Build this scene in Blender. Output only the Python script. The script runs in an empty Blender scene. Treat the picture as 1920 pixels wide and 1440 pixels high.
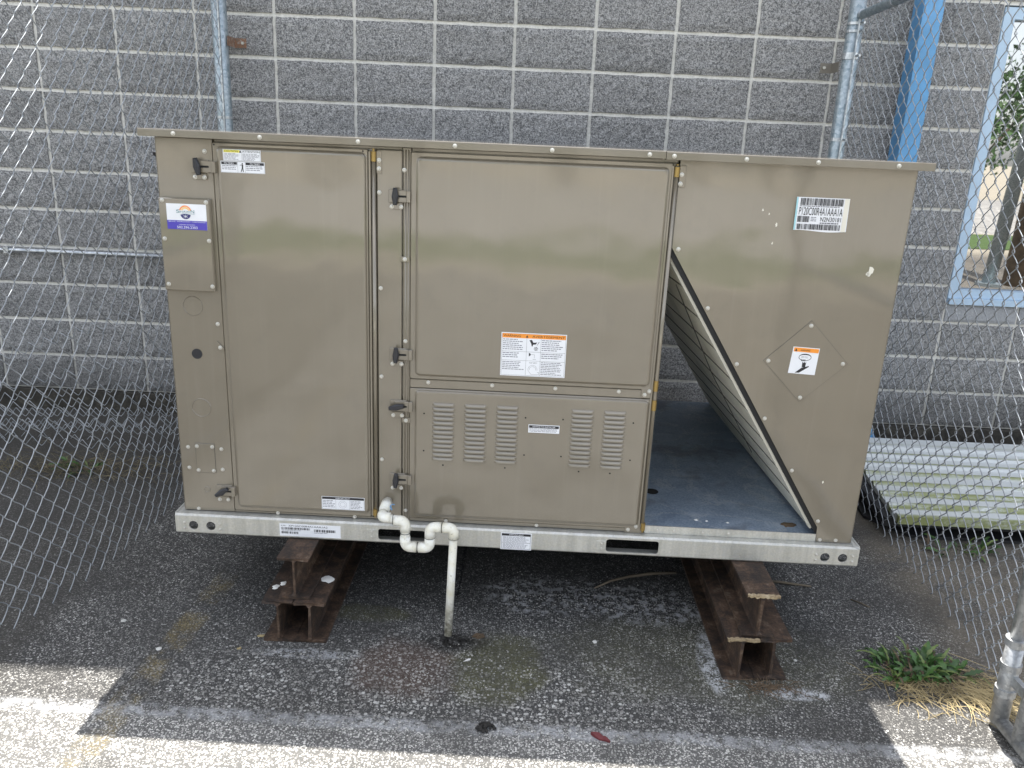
import bpy, math, random
from mathutils import Vector, Matrix
R = math.radians
rnd = random.Random(7)
sc = bpy.context.scene
col = sc.collection

# ------------------------------------------------------------------ camera
F_PX, CAM = 1514.97, Vector((1.1332, -2.4063, 1.6042))
PITCH, ROLL, YAW = .2945, .0439, .0148
fwd = Vector((-math.sin(YAW)*math.cos(PITCH), math.cos(YAW)*math.cos(PITCH), -math.sin(PITCH)))
r0 = Vector((math.cos(YAW), math.sin(YAW), 0)); u0 = r0.cross(fwd)
rt = math.cos(ROLL)*r0 + math.sin(ROLL)*u0; up = -math.sin(ROLL)*r0 + math.cos(ROLL)*u0
cd = bpy.data.cameras.new('camera'); cam = bpy.data.objects.new('camera', cd); col.objects.link(cam)
m = Matrix.Identity(4)
for i in range(3):
    m[i][0], m[i][1], m[i][2], m[i][3] = rt[i], up[i], -fwd[i], CAM[i]
cam.matrix_world = m
cd.sensor_width = 36; cd.lens = F_PX/1920*36; cd.clip_start = .02; cd.clip_end = 1000
sc.camera = cam

# ------------------------------------------------------------------ sky, sun, exposure
EL = R(69.2)
sunv = Vector((.02, math.cos(EL), math.sin(EL))).normalized()
w = bpy.data.worlds.new('World'); sc.world = w; w.use_nodes = True
wt = w.node_tree; bg = wt.nodes['Background']
sky = wt.nodes.new('ShaderNodeTexSky'); sky.sky_type = 'NISHITA'; sky.sun_disc = False
sky.sun_elevation = EL; sky.sun_rotation = 0; sky.dust_density = 1.5
tc = wt.nodes.new('ShaderNodeTexCoord'); mp = wt.nodes.new('ShaderNodeMapping'); mp.inputs[3].default_value = (1, 1, 2.2)
cn = wt.nodes.new('ShaderNodeTexNoise'); cn.inputs['Scale'].default_value = 2.3; cn.inputs['Detail'].default_value = 7; cn.inputs['Roughness'].default_value = .56
cr = wt.nodes.new('ShaderNodeValToRGB'); cr.color_ramp.elements[0].position = .44; cr.color_ramp.elements[1].position = .66
hs = wt.nodes.new('ShaderNodeHueSaturation'); hs.inputs['Saturation'].default_value = .12; hs.inputs['Value'].default_value = 1.25
cm = wt.nodes.new('ShaderNodeMix'); cm.data_type = 'RGBA'
hz = wt.nodes.new('ShaderNodeHueSaturation'); hz.inputs['Saturation'].default_value = .5
wt.links.new(tc.outputs['Generated'], mp.inputs[0]); wt.links.new(mp.outputs[0], cn.inputs['Vector']); wt.links.new(cn.outputs[0], cr.inputs[0])
wt.links.new(sky.outputs[0], hs.inputs['Color']); wt.links.new(sky.outputs[0], hz.inputs['Color'])
wt.links.new(cr.outputs[0], cm.inputs[0]); wt.links.new(hz.outputs[0], cm.inputs[6]); wt.links.new(hs.outputs[0], cm.inputs[7])
wt.links.new(cm.outputs[2], bg.inputs[0]); bg.inputs[1].default_value = .15
sl = bpy.data.lights.new('sun', 'SUN'); sl.energy = 4.2; sl.angle = R(.53); sl.color = (1, .96, .9)
so = bpy.data.objects.new('sun', sl); col.objects.link(so)
so.rotation_euler = sunv.to_track_quat('Z', 'Y').to_euler()
vs = sc.view_settings; vs.view_transform = 'Standard'; vs.look = 'None'; vs.gamma = 1
vs.exposure = 1.65
sc.cycles.max_bounces = 10; sc.cycles.diffuse_bounces = 6; sc.cycles.glossy_bounces = 5
sc.cycles.sample_clamp_indirect = 6
sc.cycles.use_denoising = True

# ------------------------------------------------------------------ material helpers
class NB:
    def __init__(s, name):
        s.m = bpy.data.materials.new(name); s.m.use_nodes = True
        s.t = s.m.node_tree; s.p = s.t.nodes['Principled BSDF']
        s._co = None
    def new(s, ty, **kw):
        n = s.t.nodes.new(ty)
        for k, v in kw.items(): setattr(n, k, v)
        return n
    def put(s, sock, v):
        if isinstance(v, bpy.types.NodeSocket): s.t.links.new(v, sock)
        elif isinstance(v, (tuple, list)) and len(v) == 3 and sock.type == 'RGBA': sock.default_value = (*v, 1)
        else: sock.default_value = v
    def co(s):
        if s._co is None: s._co = s.new('ShaderNodeTexCoord').outputs['Object']
        return s._co
    def wco(s):
        return s.new('ShaderNodeNewGeometry').outputs['Position']
    def mapped(s, scale, loc=(0,0,0), rot=(0,0,0), src=None):
        n = s.new('ShaderNodeMapping'); s.put(n.inputs[0], src or s.co())
        n.inputs[1].default_value = loc; n.inputs[2].default_value = rot; n.inputs[3].default_value = scale
        return n.outputs[0]
    def noise(s, scale, detail=3, rough=.55, vec=None, dist=0):
        n = s.new('ShaderNodeTexNoise'); s.put(n.inputs['Vector'], vec or s.co())
        n.inputs['Scale'].default_value = scale; n.inputs['Detail'].default_value = detail
        n.inputs['Roughness'].default_value = rough; n.inputs['Distortion'].default_value = dist
        return n.outputs[0]
    def vor(s, scale, vec=None, feat='F1', rand=1):
        n = s.new('ShaderNodeTexVoronoi', feature=feat); s.put(n.inputs['Vector'], vec or s.co())
        n.inputs['Scale'].default_value = scale; n.inputs['Randomness'].default_value = rand
        return n
    def ramp(s, fac, *stops):
        n = s.new('ShaderNodeValToRGB'); s.put(n.inputs[0], fac); e = n.color_ramp.elements
        while len(e) < len(stops): e.new(.5)
        for q, (p, c) in zip(e, stops):
            q.position = p; q.color = (*c, 1) if isinstance(c, tuple) else (c, c, c, 1)
        return n.outputs[0]
    def mix(s, fac, a, b, mode='MIX'):
        n = s.new('ShaderNodeMix', data_type='RGBA', blend_type=mode)
        s.put(n.inputs[0], fac); s.put(n.inputs[6], a); s.put(n.inputs[7], b)
        return n.outputs[2]
    def ma(s, op, a, b=0., c=None, clamp=False):
        n = s.new('ShaderNodeMath', operation=op, use_clamp=clamp); s.put(n.inputs[0], a); s.put(n.inputs[1], b)
        if c is not None: s.put(n.inputs[2], c)
        return n.outputs[0]
    def sep(s, v):
        n = s.new('ShaderNodeSeparateXYZ'); s.put(n.inputs[0], v); return n.outputs
    def mr(s, v, a, b, c=0., d=1., kind='SMOOTHSTEP'):
        n = s.new('ShaderNodeMapRange', interpolation_type=kind); s.put(n.inputs[0], v)
        for i, q in enumerate((a, b, c, d)): n.inputs[i+1].default_value = q
        return n.outputs[0]
    def bump(s, h, strength=.3, dist=.002, nrm=None):
        n = s.new('ShaderNodeBump'); s.put(n.inputs['Height'], h)
        n.inputs['Strength'].default_value = strength; n.inputs['Distance'].default_value = dist
        if nrm: s.put(n.inputs['Normal'], nrm)
        return n.outputs[0]
    def set(s, **kw):
        names = dict(base='Base Color', rough='Roughness', metal='Metallic', nrm='Normal', ior='IOR', coat='Coat Weight',
                     coatr='Coat Roughness', coatn='Coat Normal', spec='Specular IOR Level', trans='Transmission Weight', alpha='Alpha', coati='Coat IOR')
        for k, v in kw.items(): s.put(s.p.inputs[names[k]], v)
        return s.m
M = {}
def simple(name, base, rough=.5, metal=0., var=.12, bump=0., bscale=200, **kw):
    b = NB(name); n = b.noise(9, 4)
    c = b.mix(b.ramp(n, (.3, 0), (.7, 1)), tuple(x*(1-var) for x in base), tuple(min(1, x*(1+var)) for x in base))
    b.set(base=c, rough=rough, metal=metal, **kw)
    if bump: b.set(nrm=b.bump(b.noise(bscale, 3), bump, .001))
    M[name] = b.m
    return b.m

# painted sheet steel: glossy tan with orange peel and faint oil-canning
b = NB('tan_paint'); co = b.wco()
n1 = b.noise(2.2, 3, vec=co); dirt = b.noise(14, 5, .6, vec=co)
base = b.mix(b.ramp(n1, (.35, 0), (.65, 1)), (.172, .146, .105), (.188, .161, .118))
base = b.mix(b.ma('MULTIPLY', b.mr(dirt, .52, .75), .25), base, (.14, .122, .094))
stk = b.noise(22, 5, .6, vec=b.mapped((1.6, 1, .06), src=co)); spk = b.noise(240, 2, .7, vec=co)
base = b.mix(b.ma('MULTIPLY', b.mr(stk, .5, .78), .22), base, (.225, .20, .155))
dz = b.mr(b.ma('ADD', b.sep(co)[2], b.ma('MULTIPLY', dirt, .18)), .62, .42)
base = b.mix(b.ma('MULTIPLY', b.ma('MULTIPLY', dz, b.mr(spk, .45, .75)), .35), base, (.25, .225, .18))
peel = b.noise(330, 2, vec=co); can = b.noise(3.2, 2, .4, vec=co)
nrm = b.bump(peel, .10, .001, b.bump(can, .34, .014))
b.set(base=base, rough=.34, nrm=nrm, coat=1., coati=1.65, coatr=.03, coatn=b.bump(peel, .05, .001, b.bump(can, .34, .014)))
M['tan'] = b.m
# galvanised steel with spangle
def galv(name, c0, c1, rough, scale=70, metal=.85, stain=.4):
    b = NB(name); co = b.wco(); v = b.vor(scale, vec=b.mapped((1, 1, 1), src=co))
    g = b.ma('ADD', b.ma('MULTIPLY', b.sep(v.outputs['Color'])[0], .6), b.ma('MULTIPLY', b.noise(11, 5, .6, vec=co), .5))
    c = b.mix(b.ramp(g, (.25, 0), (.8, 1)), c0, c1)
    st = b.mr(b.noise(6, 6, .65, vec=b.mapped((1.6, 1.6, .35), src=co)), .5, .72)
    c = b.mix(b.ma('MULTIPLY', st, stain), c, (.42, .41, .36))
    b.set(base=c, metal=b.ma('SUBTRACT', metal, b.ma('MULTIPLY', st, stain)), rough=b.ma('ADD', rough, b.ma('MULTIPLY', b.noise(30, 3, vec=co), .18)),
          nrm=b.bump(b.noise(260, 2, vec=co), .06, .001))
    M[name] = b.m
galv('galv', (.36, .385, .41), (.62, .64, .65), .34)
b = NB('galv_rail'); co = b.wco(); fine = b.noise(160, 3, .6, vec=co); st = b.noise(26, 5, .6, vec=b.mapped((1.3, 1, .10), src=co)); sp = b.vor(95, vec=co)
c = b.mix(b.ramp(b.ma('ADD', b.ma('MULTIPLY', st, .6), b.ma('MULTIPLY', fine, .4)), (.38, 0), (.62, 1)), (.44, .43, .38), (.62, .605, .55))
c = b.mix(b.ma('MULTIPLY', b.sep(sp.outputs['Color'])[0], .22), c, (.40, .43, .47))
c = b.mix(b.ma('MULTIPLY', b.mr(b.noise(60, 4, .7, vec=co), .62, .7), .35), c, (.27, .25, .2))
b.set(base=c, metal=.5, rough=b.ma('ADD', .33, b.ma('MULTIPLY', fine, .2)), nrm=b.bump(fine, .05, .001)); M['galv_rail'] = b.m
b = NB('galv_pan'); co = b.wco(); fine = b.noise(140, 3, .65, vec=co); med = b.noise(9, 5, .6, vec=co, dist=.6)
c = b.mix(b.ramp(b.ma('ADD', b.ma('MULTIPLY', fine, .5), b.ma('MULTIPLY', med, .5)), (.38, 0), (.64, 1)), (.20, .265, .36), (.40, .475, .58))
rdg = b.mr(b.ma('ABSOLUTE', b.ma('SUBTRACT', b.noise(3.1, 4, .5, vec=co, dist=1.1), .5)), .035, .0)
c = b.mix(b.ma('MULTIPLY', b.ma('MULTIPLY', rdg, b.mr(fine, .35, .6)), .5), c, (.55, .57, .58))
c = b.mix(b.ma('MULTIPLY', b.mr(b.noise(4.5, 5, .65, vec=co), .5, .68), .55), c, (.10, .105, .11))
b.set(base=c, metal=.4, rough=b.ma('ADD', .34, b.ma('MULTIPLY', med, .22)), nrm=b.bump(b.noise(5, 3, vec=co), .15, .01)); M['galv_pan'] = b.m
galv('galv_wire', (.27, .29, .31), (.42, .44, .46), .55, scale=20, metal=.4, stain=.1)
galv('galv_bright', (.30, .31, .32), (.46, .47, .475), .34, scale=110, metal=.6, stain=.25)
galv('galv_post', (.22, .275, .30), (.40, .45, .475), .36, scale=90, metal=.6, stain=.15)
simple('zinc_screw', (.55, .535, .49), .38, .6)
simple('dark_line', (.10, .10, .09), .6, .2)
simple('black_plastic', (.018, .019, .024), .38, bump=.2)
simple('rubber_and_shade', (.012, .012, .013), .7, bump=.3)
simple('dark_hole', (.01, .01, .01), .9)
simple('brass', (.36, .25, .09), .4, .8)
simple('label_white', (.78, .79, .82), .38, var=.03)
simple('label_cream', (.74, .71, .62), .42, var=.05)
simple('ink', (.018, .018, .022), .5)
simple('ink_grey', (.20, .20, .23), .5)
simple('orange', (.86, .30, .035), .4, var=.04)
simple('yellow', (.80, .72, .12), .4, var=.04)
simple('violet', (.075, .055, .42), .4, var=.05)
simple('logo_orange', (.85, .30, .10), .4); simple('logo_yellow', (.9, .55, .15), .4)
simple('logo_green', (.02, .16, .17), .4); simple('logo_navy', (.04, .04, .16), .4)
simple('cyan_film', (.35, .62, .68), .4)
simple('coil_groove', (.10, .095, .08), .7)
simple('glue_blue', (.12, .30, .55), .4)
# PVC, slightly yellowed and dirty low down
b = NB('pvc'); n = b.noise(25, 5, .6); d = b.noise(70, 4)
z = b.sep(b.wco())[2]
c = b.mix(b.ramp(n, (.4, 0), (.7, 1)), (.78, .77, .71), (.68, .64, .50))
c = b.mix(b.ma('MULTIPLY', b.mr(z, .17, .02), b.mr(d, .35, .65)), c, (.16, .14, .09))
c = b.mix(b.ma('MULTIPLY', b.mr(b.noise(120, 4), .62, .7), .6), c, (.25, .23, .18))
b.set(base=c, rough=.32); M['pvc'] = b.m
# aluminium fins of the coil
b = NB('fins'); wv = b.new('ShaderNodeTexWave', wave_type='BANDS', bands_direction='X'); b.put(wv.inputs[0], b.co())
wv.inputs['Scale'].default_value = 55; wv.inputs['Distortion'].default_value = 1.2; wv.inputs['Detail'].default_value = 2
c = b.mix(b.ramp(wv.outputs[1], (.2, 0), (.7, 1)), (.72, .69, .58), (.93, .90, .79))
c = b.mix(b.ma('MULTIPLY', b.mr(b.noise(5, 4), .5, .7), .35), c, (.30, .32, .22))
b.set(base=c, rough=.5, metal=.1, nrm=b.bump(wv.outputs[1], .5, .002)); M['fins'] = b.m
# split-face concrete block
def block_mat(name, lo, hi, bumpd=.005):
    b = NB(name); oi = b.new('ShaderNodeObjectInfo'); co = b.wco()
    g = b.noise(165, 2, .6, vec=co); g2 = b.noise(70, 3, .6, vec=co); big = b.noise(1.7, 3, vec=co)
    f = b.ma('ADD', b.ma('MULTIPLY', g, .65), b.ma('MULTIPLY', g2, .35))
    c = b.mix(b.ramp(f, (.40, 0), (.62, 1)), lo, hi)
    tint = b.ma('ADD', .80, b.ma('ADD', b.ma('MULTIPLY', oi.outputs['Random'], .32), b.ma('MULTIPLY', b.mr(big, .3, .7), .22)))
    c = b.mix(1., c, b.mix(tint, (0, 0, 0), (1, 1, 1)), 'MULTIPLY')
    v = b.vor(95, vec=co)
    sp = b.ma('MULTIPLY', b.ma('LESS_THAN', v.outputs['Distance'], .16), b.ma('GREATER_THAN', b.sep(v.outputs['Color'])[1], .93))
    c = b.mix(sp, c, (.72, .70, .66))
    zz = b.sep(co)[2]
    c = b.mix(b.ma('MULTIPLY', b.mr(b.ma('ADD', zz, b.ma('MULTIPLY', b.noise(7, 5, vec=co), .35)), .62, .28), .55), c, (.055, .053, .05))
    b.set(base=c, rough=.92, nrm=b.bump(f, 1., bumpd)); M[name] = b.m
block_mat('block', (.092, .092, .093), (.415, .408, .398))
block_mat('block_smooth', (.28, .285, .295), (.37, .375, .385), .001)
b = NB('mortar'); co = b.wco(); n = b.noise(90, 4, vec=co)
c = b.mix(b.ramp(n, (.3, 0), (.7, 1)), (.56, .545, .50), (.74, .72, .67))
zz = b.sep(co)[2]
c = b.mix(b.ma('MULTIPLY', b.mr(b.ma('ADD', zz, b.ma('MULTIPLY', b.noise(5, 5, vec=co), .5)), .75, .25), .6), c, (.16, .15, .13))
b.set(base=c, rough=.9, nrm=b.bump(n, .6, .002)); M['mortar'] = b.m
b = NB('foundation'); co = b.wco(); n = b.noise(22, 6, .7, vec=co)
c = b.ramp(n, (.3, (.018, .016, .013)), (.55, (.05, .045, .036)), (.75, (.12, .11, .085)))
b.set(base=c, rough=.95, nrm=b.bump(n, .8, .01)); M['foundation'] = b.m
# far wall above the built blocks
b = NB('block_far'); br = b.new('ShaderNodeTexBrick', offset=0.); b.put(br.inputs[0], b.mapped((1, 1, 1), rot=(R(90), 0, 0)))
for k, v in (('Scale', 1.), ('Mortar Size', .006), ('Brick Width', .4064), ('Row Height', .2032)): br.inputs[k].default_value = v
br.inputs['Color1'].default_value = (.2, .2, .2, 1); br.inputs['Color2'].default_value = (.23, .23, .23, 1); br.inputs['Mortar'].default_value = (.45, .44, .4, 1)
b.set(base=br.outputs[0], rough=.9); M['block_far'] = b.m
# rusted beam steel
b = NB('rust'); co = b.wco(); n = b.noise(16, 6, .7, vec=co); n2 = b.noise(120, 4, vec=co)
c = b.ramp(b.ma('ADD', b.ma('MULTIPLY', n, .75), b.ma('MULTIPLY', n2, .25)), (.34, (.016, .012, .010)), (.47, (.040, .025, .017)), (.56, (.085, .050, .030)), (.66, (.15, .115, .085)))
b.set(base=c, rough=.8, nrm=b.bump(b.ma('ADD', n, b.ma('MULTIPLY', n2, .5)), .8, .004)); M['rust'] = b.m
b = NB('rust_pale'); n = b.noise(60, 6, .7)
b.set(base=b.ramp(n, (.3, (.09, .055, .03)), (.55, (.36, .28, .17)), (.75, (.55, .47, .34))), rough=.9, nrm=b.bump(n, .9, .004)); M['rust_pale'] = b.m
b = NB('bracket_rust'); n = b.noise(60, 5)
b.set(base=b.ramp(n, (.35, (.16, .13, .11)), (.52, (.26, .13, .07)), (.6, (.30, .27, .24))), rough=.7, metal=.2); M['bracket_rust'] = b.m
simple('bracket', (.22, .20, .17), .55, .5)
simple('dropping', (.75, .74, .70), .8)
simple('blue_paint', (.09, .28, .52), .38, coat=.3, bump=.1, bscale=40)
simple('frame_blue', (.42, .55, .68), .45, var=.06)
b = NB('window_glass'); can = b.noise(1.3, 2, .4)
b.set(base=(.012, .014, .016), rough=.012, ior=4.2, nrm=b.bump(can, .05, .01)); M['window_glass'] = b.m
simple('curtain', (.10, .10, .11), .9)
# white ribbed sheet with algae in the grooves
b = NB('white_sheet'); co = b.co(); n = b.noise(9, 6, .65, vec=b.mapped((.5, 3, 1))); n2 = b.noise(60, 4)
yy = b.sep(co)[1]
wv = b.ma('SINE', b.ma('MULTIPLY', b.ma('ADD', yy, b.ma('MULTIPLY', n, .03)), 48.))
al = b.ma('MULTIPLY', b.mr(wv, -.1, .9), b.mr(b.ma('ADD', n, b.ma('MULTIPLY', n2, .25)), .42, .66))
al = b.ma('MULTIPLY', al, b.mr(yy, 1.74, 1.66))
c = b.mix(b.ma('MULTIPLY', al, .9), (.58, .60, .59), (.20, .22, .05))
b.set(base=c, rough=.45); M['white_sheet'] = b.m
simple('leaf_green', (.055, .13, .025), .5, var=.45)
simple('leaf_pale', (.12, .17, .04), .5, var=.4)
simple('leaf_dark', (.03, .075, .015), .5, var=.4)
simple('dull_grass', (.15, .125, .075), .85, var=.4)
simple('dry_grass', (.34, .27, .14), .8, var=.35)
simple('clod', (.022, .020, .018), .95, var=.5)
simple('dead_leaf', (.11, .075, .045), .8, var=.4)
simple('red_leaf', (.12, .022, .025), .7, var=.4)
simple('pale_stone', (.5, .49, .46), .85, var=.15, bump=.5, bscale=80)
simple('grit', (.26, .25, .23), .9, var=.5)
simple('twig', (.13, .105, .075), .85, var=.3)
simple('paper', (.62, .60, .58), .7)
simple('bark', (.11, .085, .06), .9, var=.4, bump=.8, bscale=25)
simple('pole_wood', (.20, .15, .10), .85, var=.3, bump=.5, bscale=30)
simple('tree_leaf', (.045, .095, .022), .6, var=.5)
simple('grass', (.07, .12, .03), .9, var=.3)
simple('gravel_tan', (.42, .37, .29), .95, var=.15, bump=.8, bscale=30)
simple('ballast', (.34, .33, .31), .95, var=.3, bump=1., bscale=8)
simple('coping', (.4, .42, .44), .5)

# asphalt: dark binder with pale aggregate, moss, worn paint, pale seam
b = NB('asphalt'); co = b.wco(); X, Y, Z = b.sep(co)
def spot(cx, cy, rx, ry, soft=.6):
    dx = b.ma('DIVIDE', b.ma('SUBTRACT', X, cx), rx); dy = b.ma('DIVIDE', b.ma('SUBTRACT', Y, cy), ry)
    d = b.ma('SQRT', b.ma('ADD', b.ma('MULTIPLY', dx, dx), b.ma('MULTIPLY', dy, dy)))
    d = b.ma('ADD', d, b.ma('MULTIPLY', b.ma('SUBTRACT', n6, .5), 1.3))
    return b.mr(d, 1+soft*.5, 1-soft*.5)
n6 = b.noise(6.5, 5, .62, vec=co); n2 = b.noise(1.6, 4, vec=co); n30 = b.noise(32, 4, .6, vec=co); n150 = b.noise(170, 3, .6, vec=co)
def stones(scale, thr, size):
    v = b.vor(scale, vec=co); cc = b.sep(v.outputs['Color'])
    msk = b.ma('MULTIPLY', b.mr(v.outputs['Distance'], size, size*.82, kind='LINEAR'), b.ma('GREATER_THAN', cc[0], thr))
    return msk, cc[1], v.outputs['Distance']
coarse = spot(.85, -.34, .75, .26, .9)
m1, k1, d1 = stones(215, .30, .52); m2, k2, d2 = stones(135, .42, .50); m3, k3, d3 = stones(78, .38, .47)
binder = b.mix(n150, (.016, .016, .0155), (.075, .073, .070))
sc1 = b.ramp(k1, (0., (.05, .049, .047)), (.55, (.17, .165, .155)), (.85, (.33, .32, .30)), (1., (.55, .54, .51)))
sc2 = b.ramp(k2, (0., (.06, .058, .055)), (.55, (.20, .195, .182)), (.85, (.38, .37, .345)), (1., (.60, .59, .56)))
sc3 = b.ramp(k3, (0., (.10, .097, .09)), (.6, (.32, .31, .29)), (1., (.60, .59, .56)))
c = b.mix(b.ma('MULTIPLY', m1, b.mr(n2, .3, .7, .7, 1.)), binder, sc1)
c = b.mix(b.ma('MULTIPLY', m2, b.mr(n6, .32, .6, .35, 1.)), c, sc2)
c = b.mix(b.ma('MULTIPLY', m3, coarse), c, sc3)
# older pale pavement on the near side of the seam
near = b.mr(b.ma('ADD', Y, b.ma('MULTIPLY', n30, .03)), -.44, -.52)
c = b.mix(b.ma('MULTIPLY', near, .7), c, b.mix(b.ma('MAXIMUM', b.ma('MULTIPLY', m1, k1), b.ma('MULTIPLY', m2, k2)), (.13, .127, .12), (.74, .72, .67)))
seam = b.ma('MULTIPLY', b.mr(b.ma('ABSOLUTE', b.ma('ADD', Y, b.ma('ADD', .497, b.ma('MULTIPLY', b.ma('SUBTRACT', n6, .5), .05)))), .036, .012), b.mr(b.ma('ADD', n30, b.ma('MULTIPLY', n150, .5)), .62, .85))
c = b.mix(b.ma('MULTIPLY', seam, .6), c, (.40, .41, .42))
# dark damp debris with shade painted in under the unit; darker towards the wall
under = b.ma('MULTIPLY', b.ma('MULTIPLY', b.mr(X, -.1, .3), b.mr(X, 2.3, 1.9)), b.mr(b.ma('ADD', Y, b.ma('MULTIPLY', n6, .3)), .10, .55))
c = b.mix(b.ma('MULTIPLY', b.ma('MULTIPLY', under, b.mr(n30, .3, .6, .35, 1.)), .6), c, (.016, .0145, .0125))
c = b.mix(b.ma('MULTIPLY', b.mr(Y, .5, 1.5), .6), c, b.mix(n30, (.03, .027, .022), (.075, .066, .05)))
side = b.ma('MULTIPLY', b.mr(X, 2.5, 2.75), b.mr(b.ma('ADD', n6, b.ma('MULTIPLY', n30, .3)), .4, .7))
c = b.mix(b.ma('MULTIPLY', side, .7), c, (.16, .135, .10))
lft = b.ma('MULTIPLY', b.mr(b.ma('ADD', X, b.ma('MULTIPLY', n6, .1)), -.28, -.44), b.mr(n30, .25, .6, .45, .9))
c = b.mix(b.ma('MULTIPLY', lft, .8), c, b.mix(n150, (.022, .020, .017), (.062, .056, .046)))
# moss and rust stains
moss = b.ma('MAXIMUM', b.ma('MAXIMUM', spot(1.10, -.22, .14, .17), b.ma('MULTIPLY', spot(.62, .05, .16, .05), .7)), b.ma('MULTIPLY', spot(1.75, -.12, .5, .22), .35))
c = b.mix(b.ma('MULTIPLY', moss, b.mr(b.ma('ADD', n150, b.ma('MULTIPLY', n30, .5)), .45, .95, .0, .75)), c, (.12, .118, .035))
c = b.mix(b.ma('MULTIPLY', spot(.80, -.25, .16, .14), .45), c, (.085, .045, .028))
c = b.mix(b.ma('MULTIPLY', b.ma('MULTIPLY', spot(.95, -.10, .11, .045, 1.2), b.mr(b.ma('ADD', n30, b.ma('MULTIPLY', n150, .4)), .42, .78)), .95), c, (.008, .007, .006))
dirtp = b.ma('MULTIPLY', b.ma('MAXIMUM', spot(1.28, .22, .24, .12), spot(1.62, .20, .22, .12)), b.mr(b.ma('ADD', n30, b.ma('MULTIPLY', n150, .35)), .66, .78))
c = b.mix(dirtp, c, (.36, .36, .36))
c = b.mix(b.ma('MULTIPLY', b.ma('MAXIMUM', spot(.48, -.20, .15, .025), b.ma('MAXIMUM', spot(1.79, -.13, .04, .16), spot(2.02, -.27, .10, .03))), b.mr(b.ma('ADD', n150, b.ma('MULTIPLY', n30, .9)), .86, 1.08)), c, (.48, .49, .50))
pat = b.mr(b.noise(2.6, 5, .6, vec=co), .46, .62)
c = b.mix(b.ma('MULTIPLY', pat, .45), c, b.mix(n150, (.022, .021, .020), (.06, .057, .052)))
# worn yellow line
xl = b.ma('ADD', X, b.ma('ADD', b.ma('MULTIPLY', Y, -.06), -.055))
yel = b.ma('MULTIPLY', b.mr(b.ma('ADD', b.ma('ABSOLUTE', xl), b.ma('MULTIPLY', b.ma('SUBTRACT', n30, .5), .05)), .055, .035), b.ma('MULTIPLY', b.mr(Y, .32, .15), b.mr(n6, .42, .6)))
c = b.mix(b.ma('MULTIPLY', yel, b.mr(b.ma('ADD', n150, b.ma('MULTIPLY', n30, .4)), .5, .95, .0, .62)), c, (.27, .20, .06))
crack = b.mr(b.ma('ABSOLUTE', b.ma('ADD', X, b.ma('ADD', -.93, b.ma('MULTIPLY', b.ma('SUBTRACT', n30, .5), .05)))), .006, .002)
c = b.mix(b.ma('MULTIPLY', crack, b.ma('MULTIPLY', b.mr(Y, .16, .2), b.mr(Y, .7, .6))), c, (.004, .004, .004))
c = b.mix(b.mr(Y, -7, -8.5), c, b.mix(n2, (.36, .32, .25), (.46, .41, .32)))
hgt = b.ma('ADD', b.ma('MULTIPLY', n150, .4), b.ma('ADD', b.ma('MULTIPLY', m1, .4), b.ma('MULTIPLY', b.ma('MULTIPLY', m3, coarse), .8)))
b.set(base=c, rough=b.ma('SUBTRACT', .9, b.ma('MULTIPLY', spot(.97, -.12, .12, .07), .45)), nrm=b.bump(hgt, .9, .004)); M['asphalt'] = b.m

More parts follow.
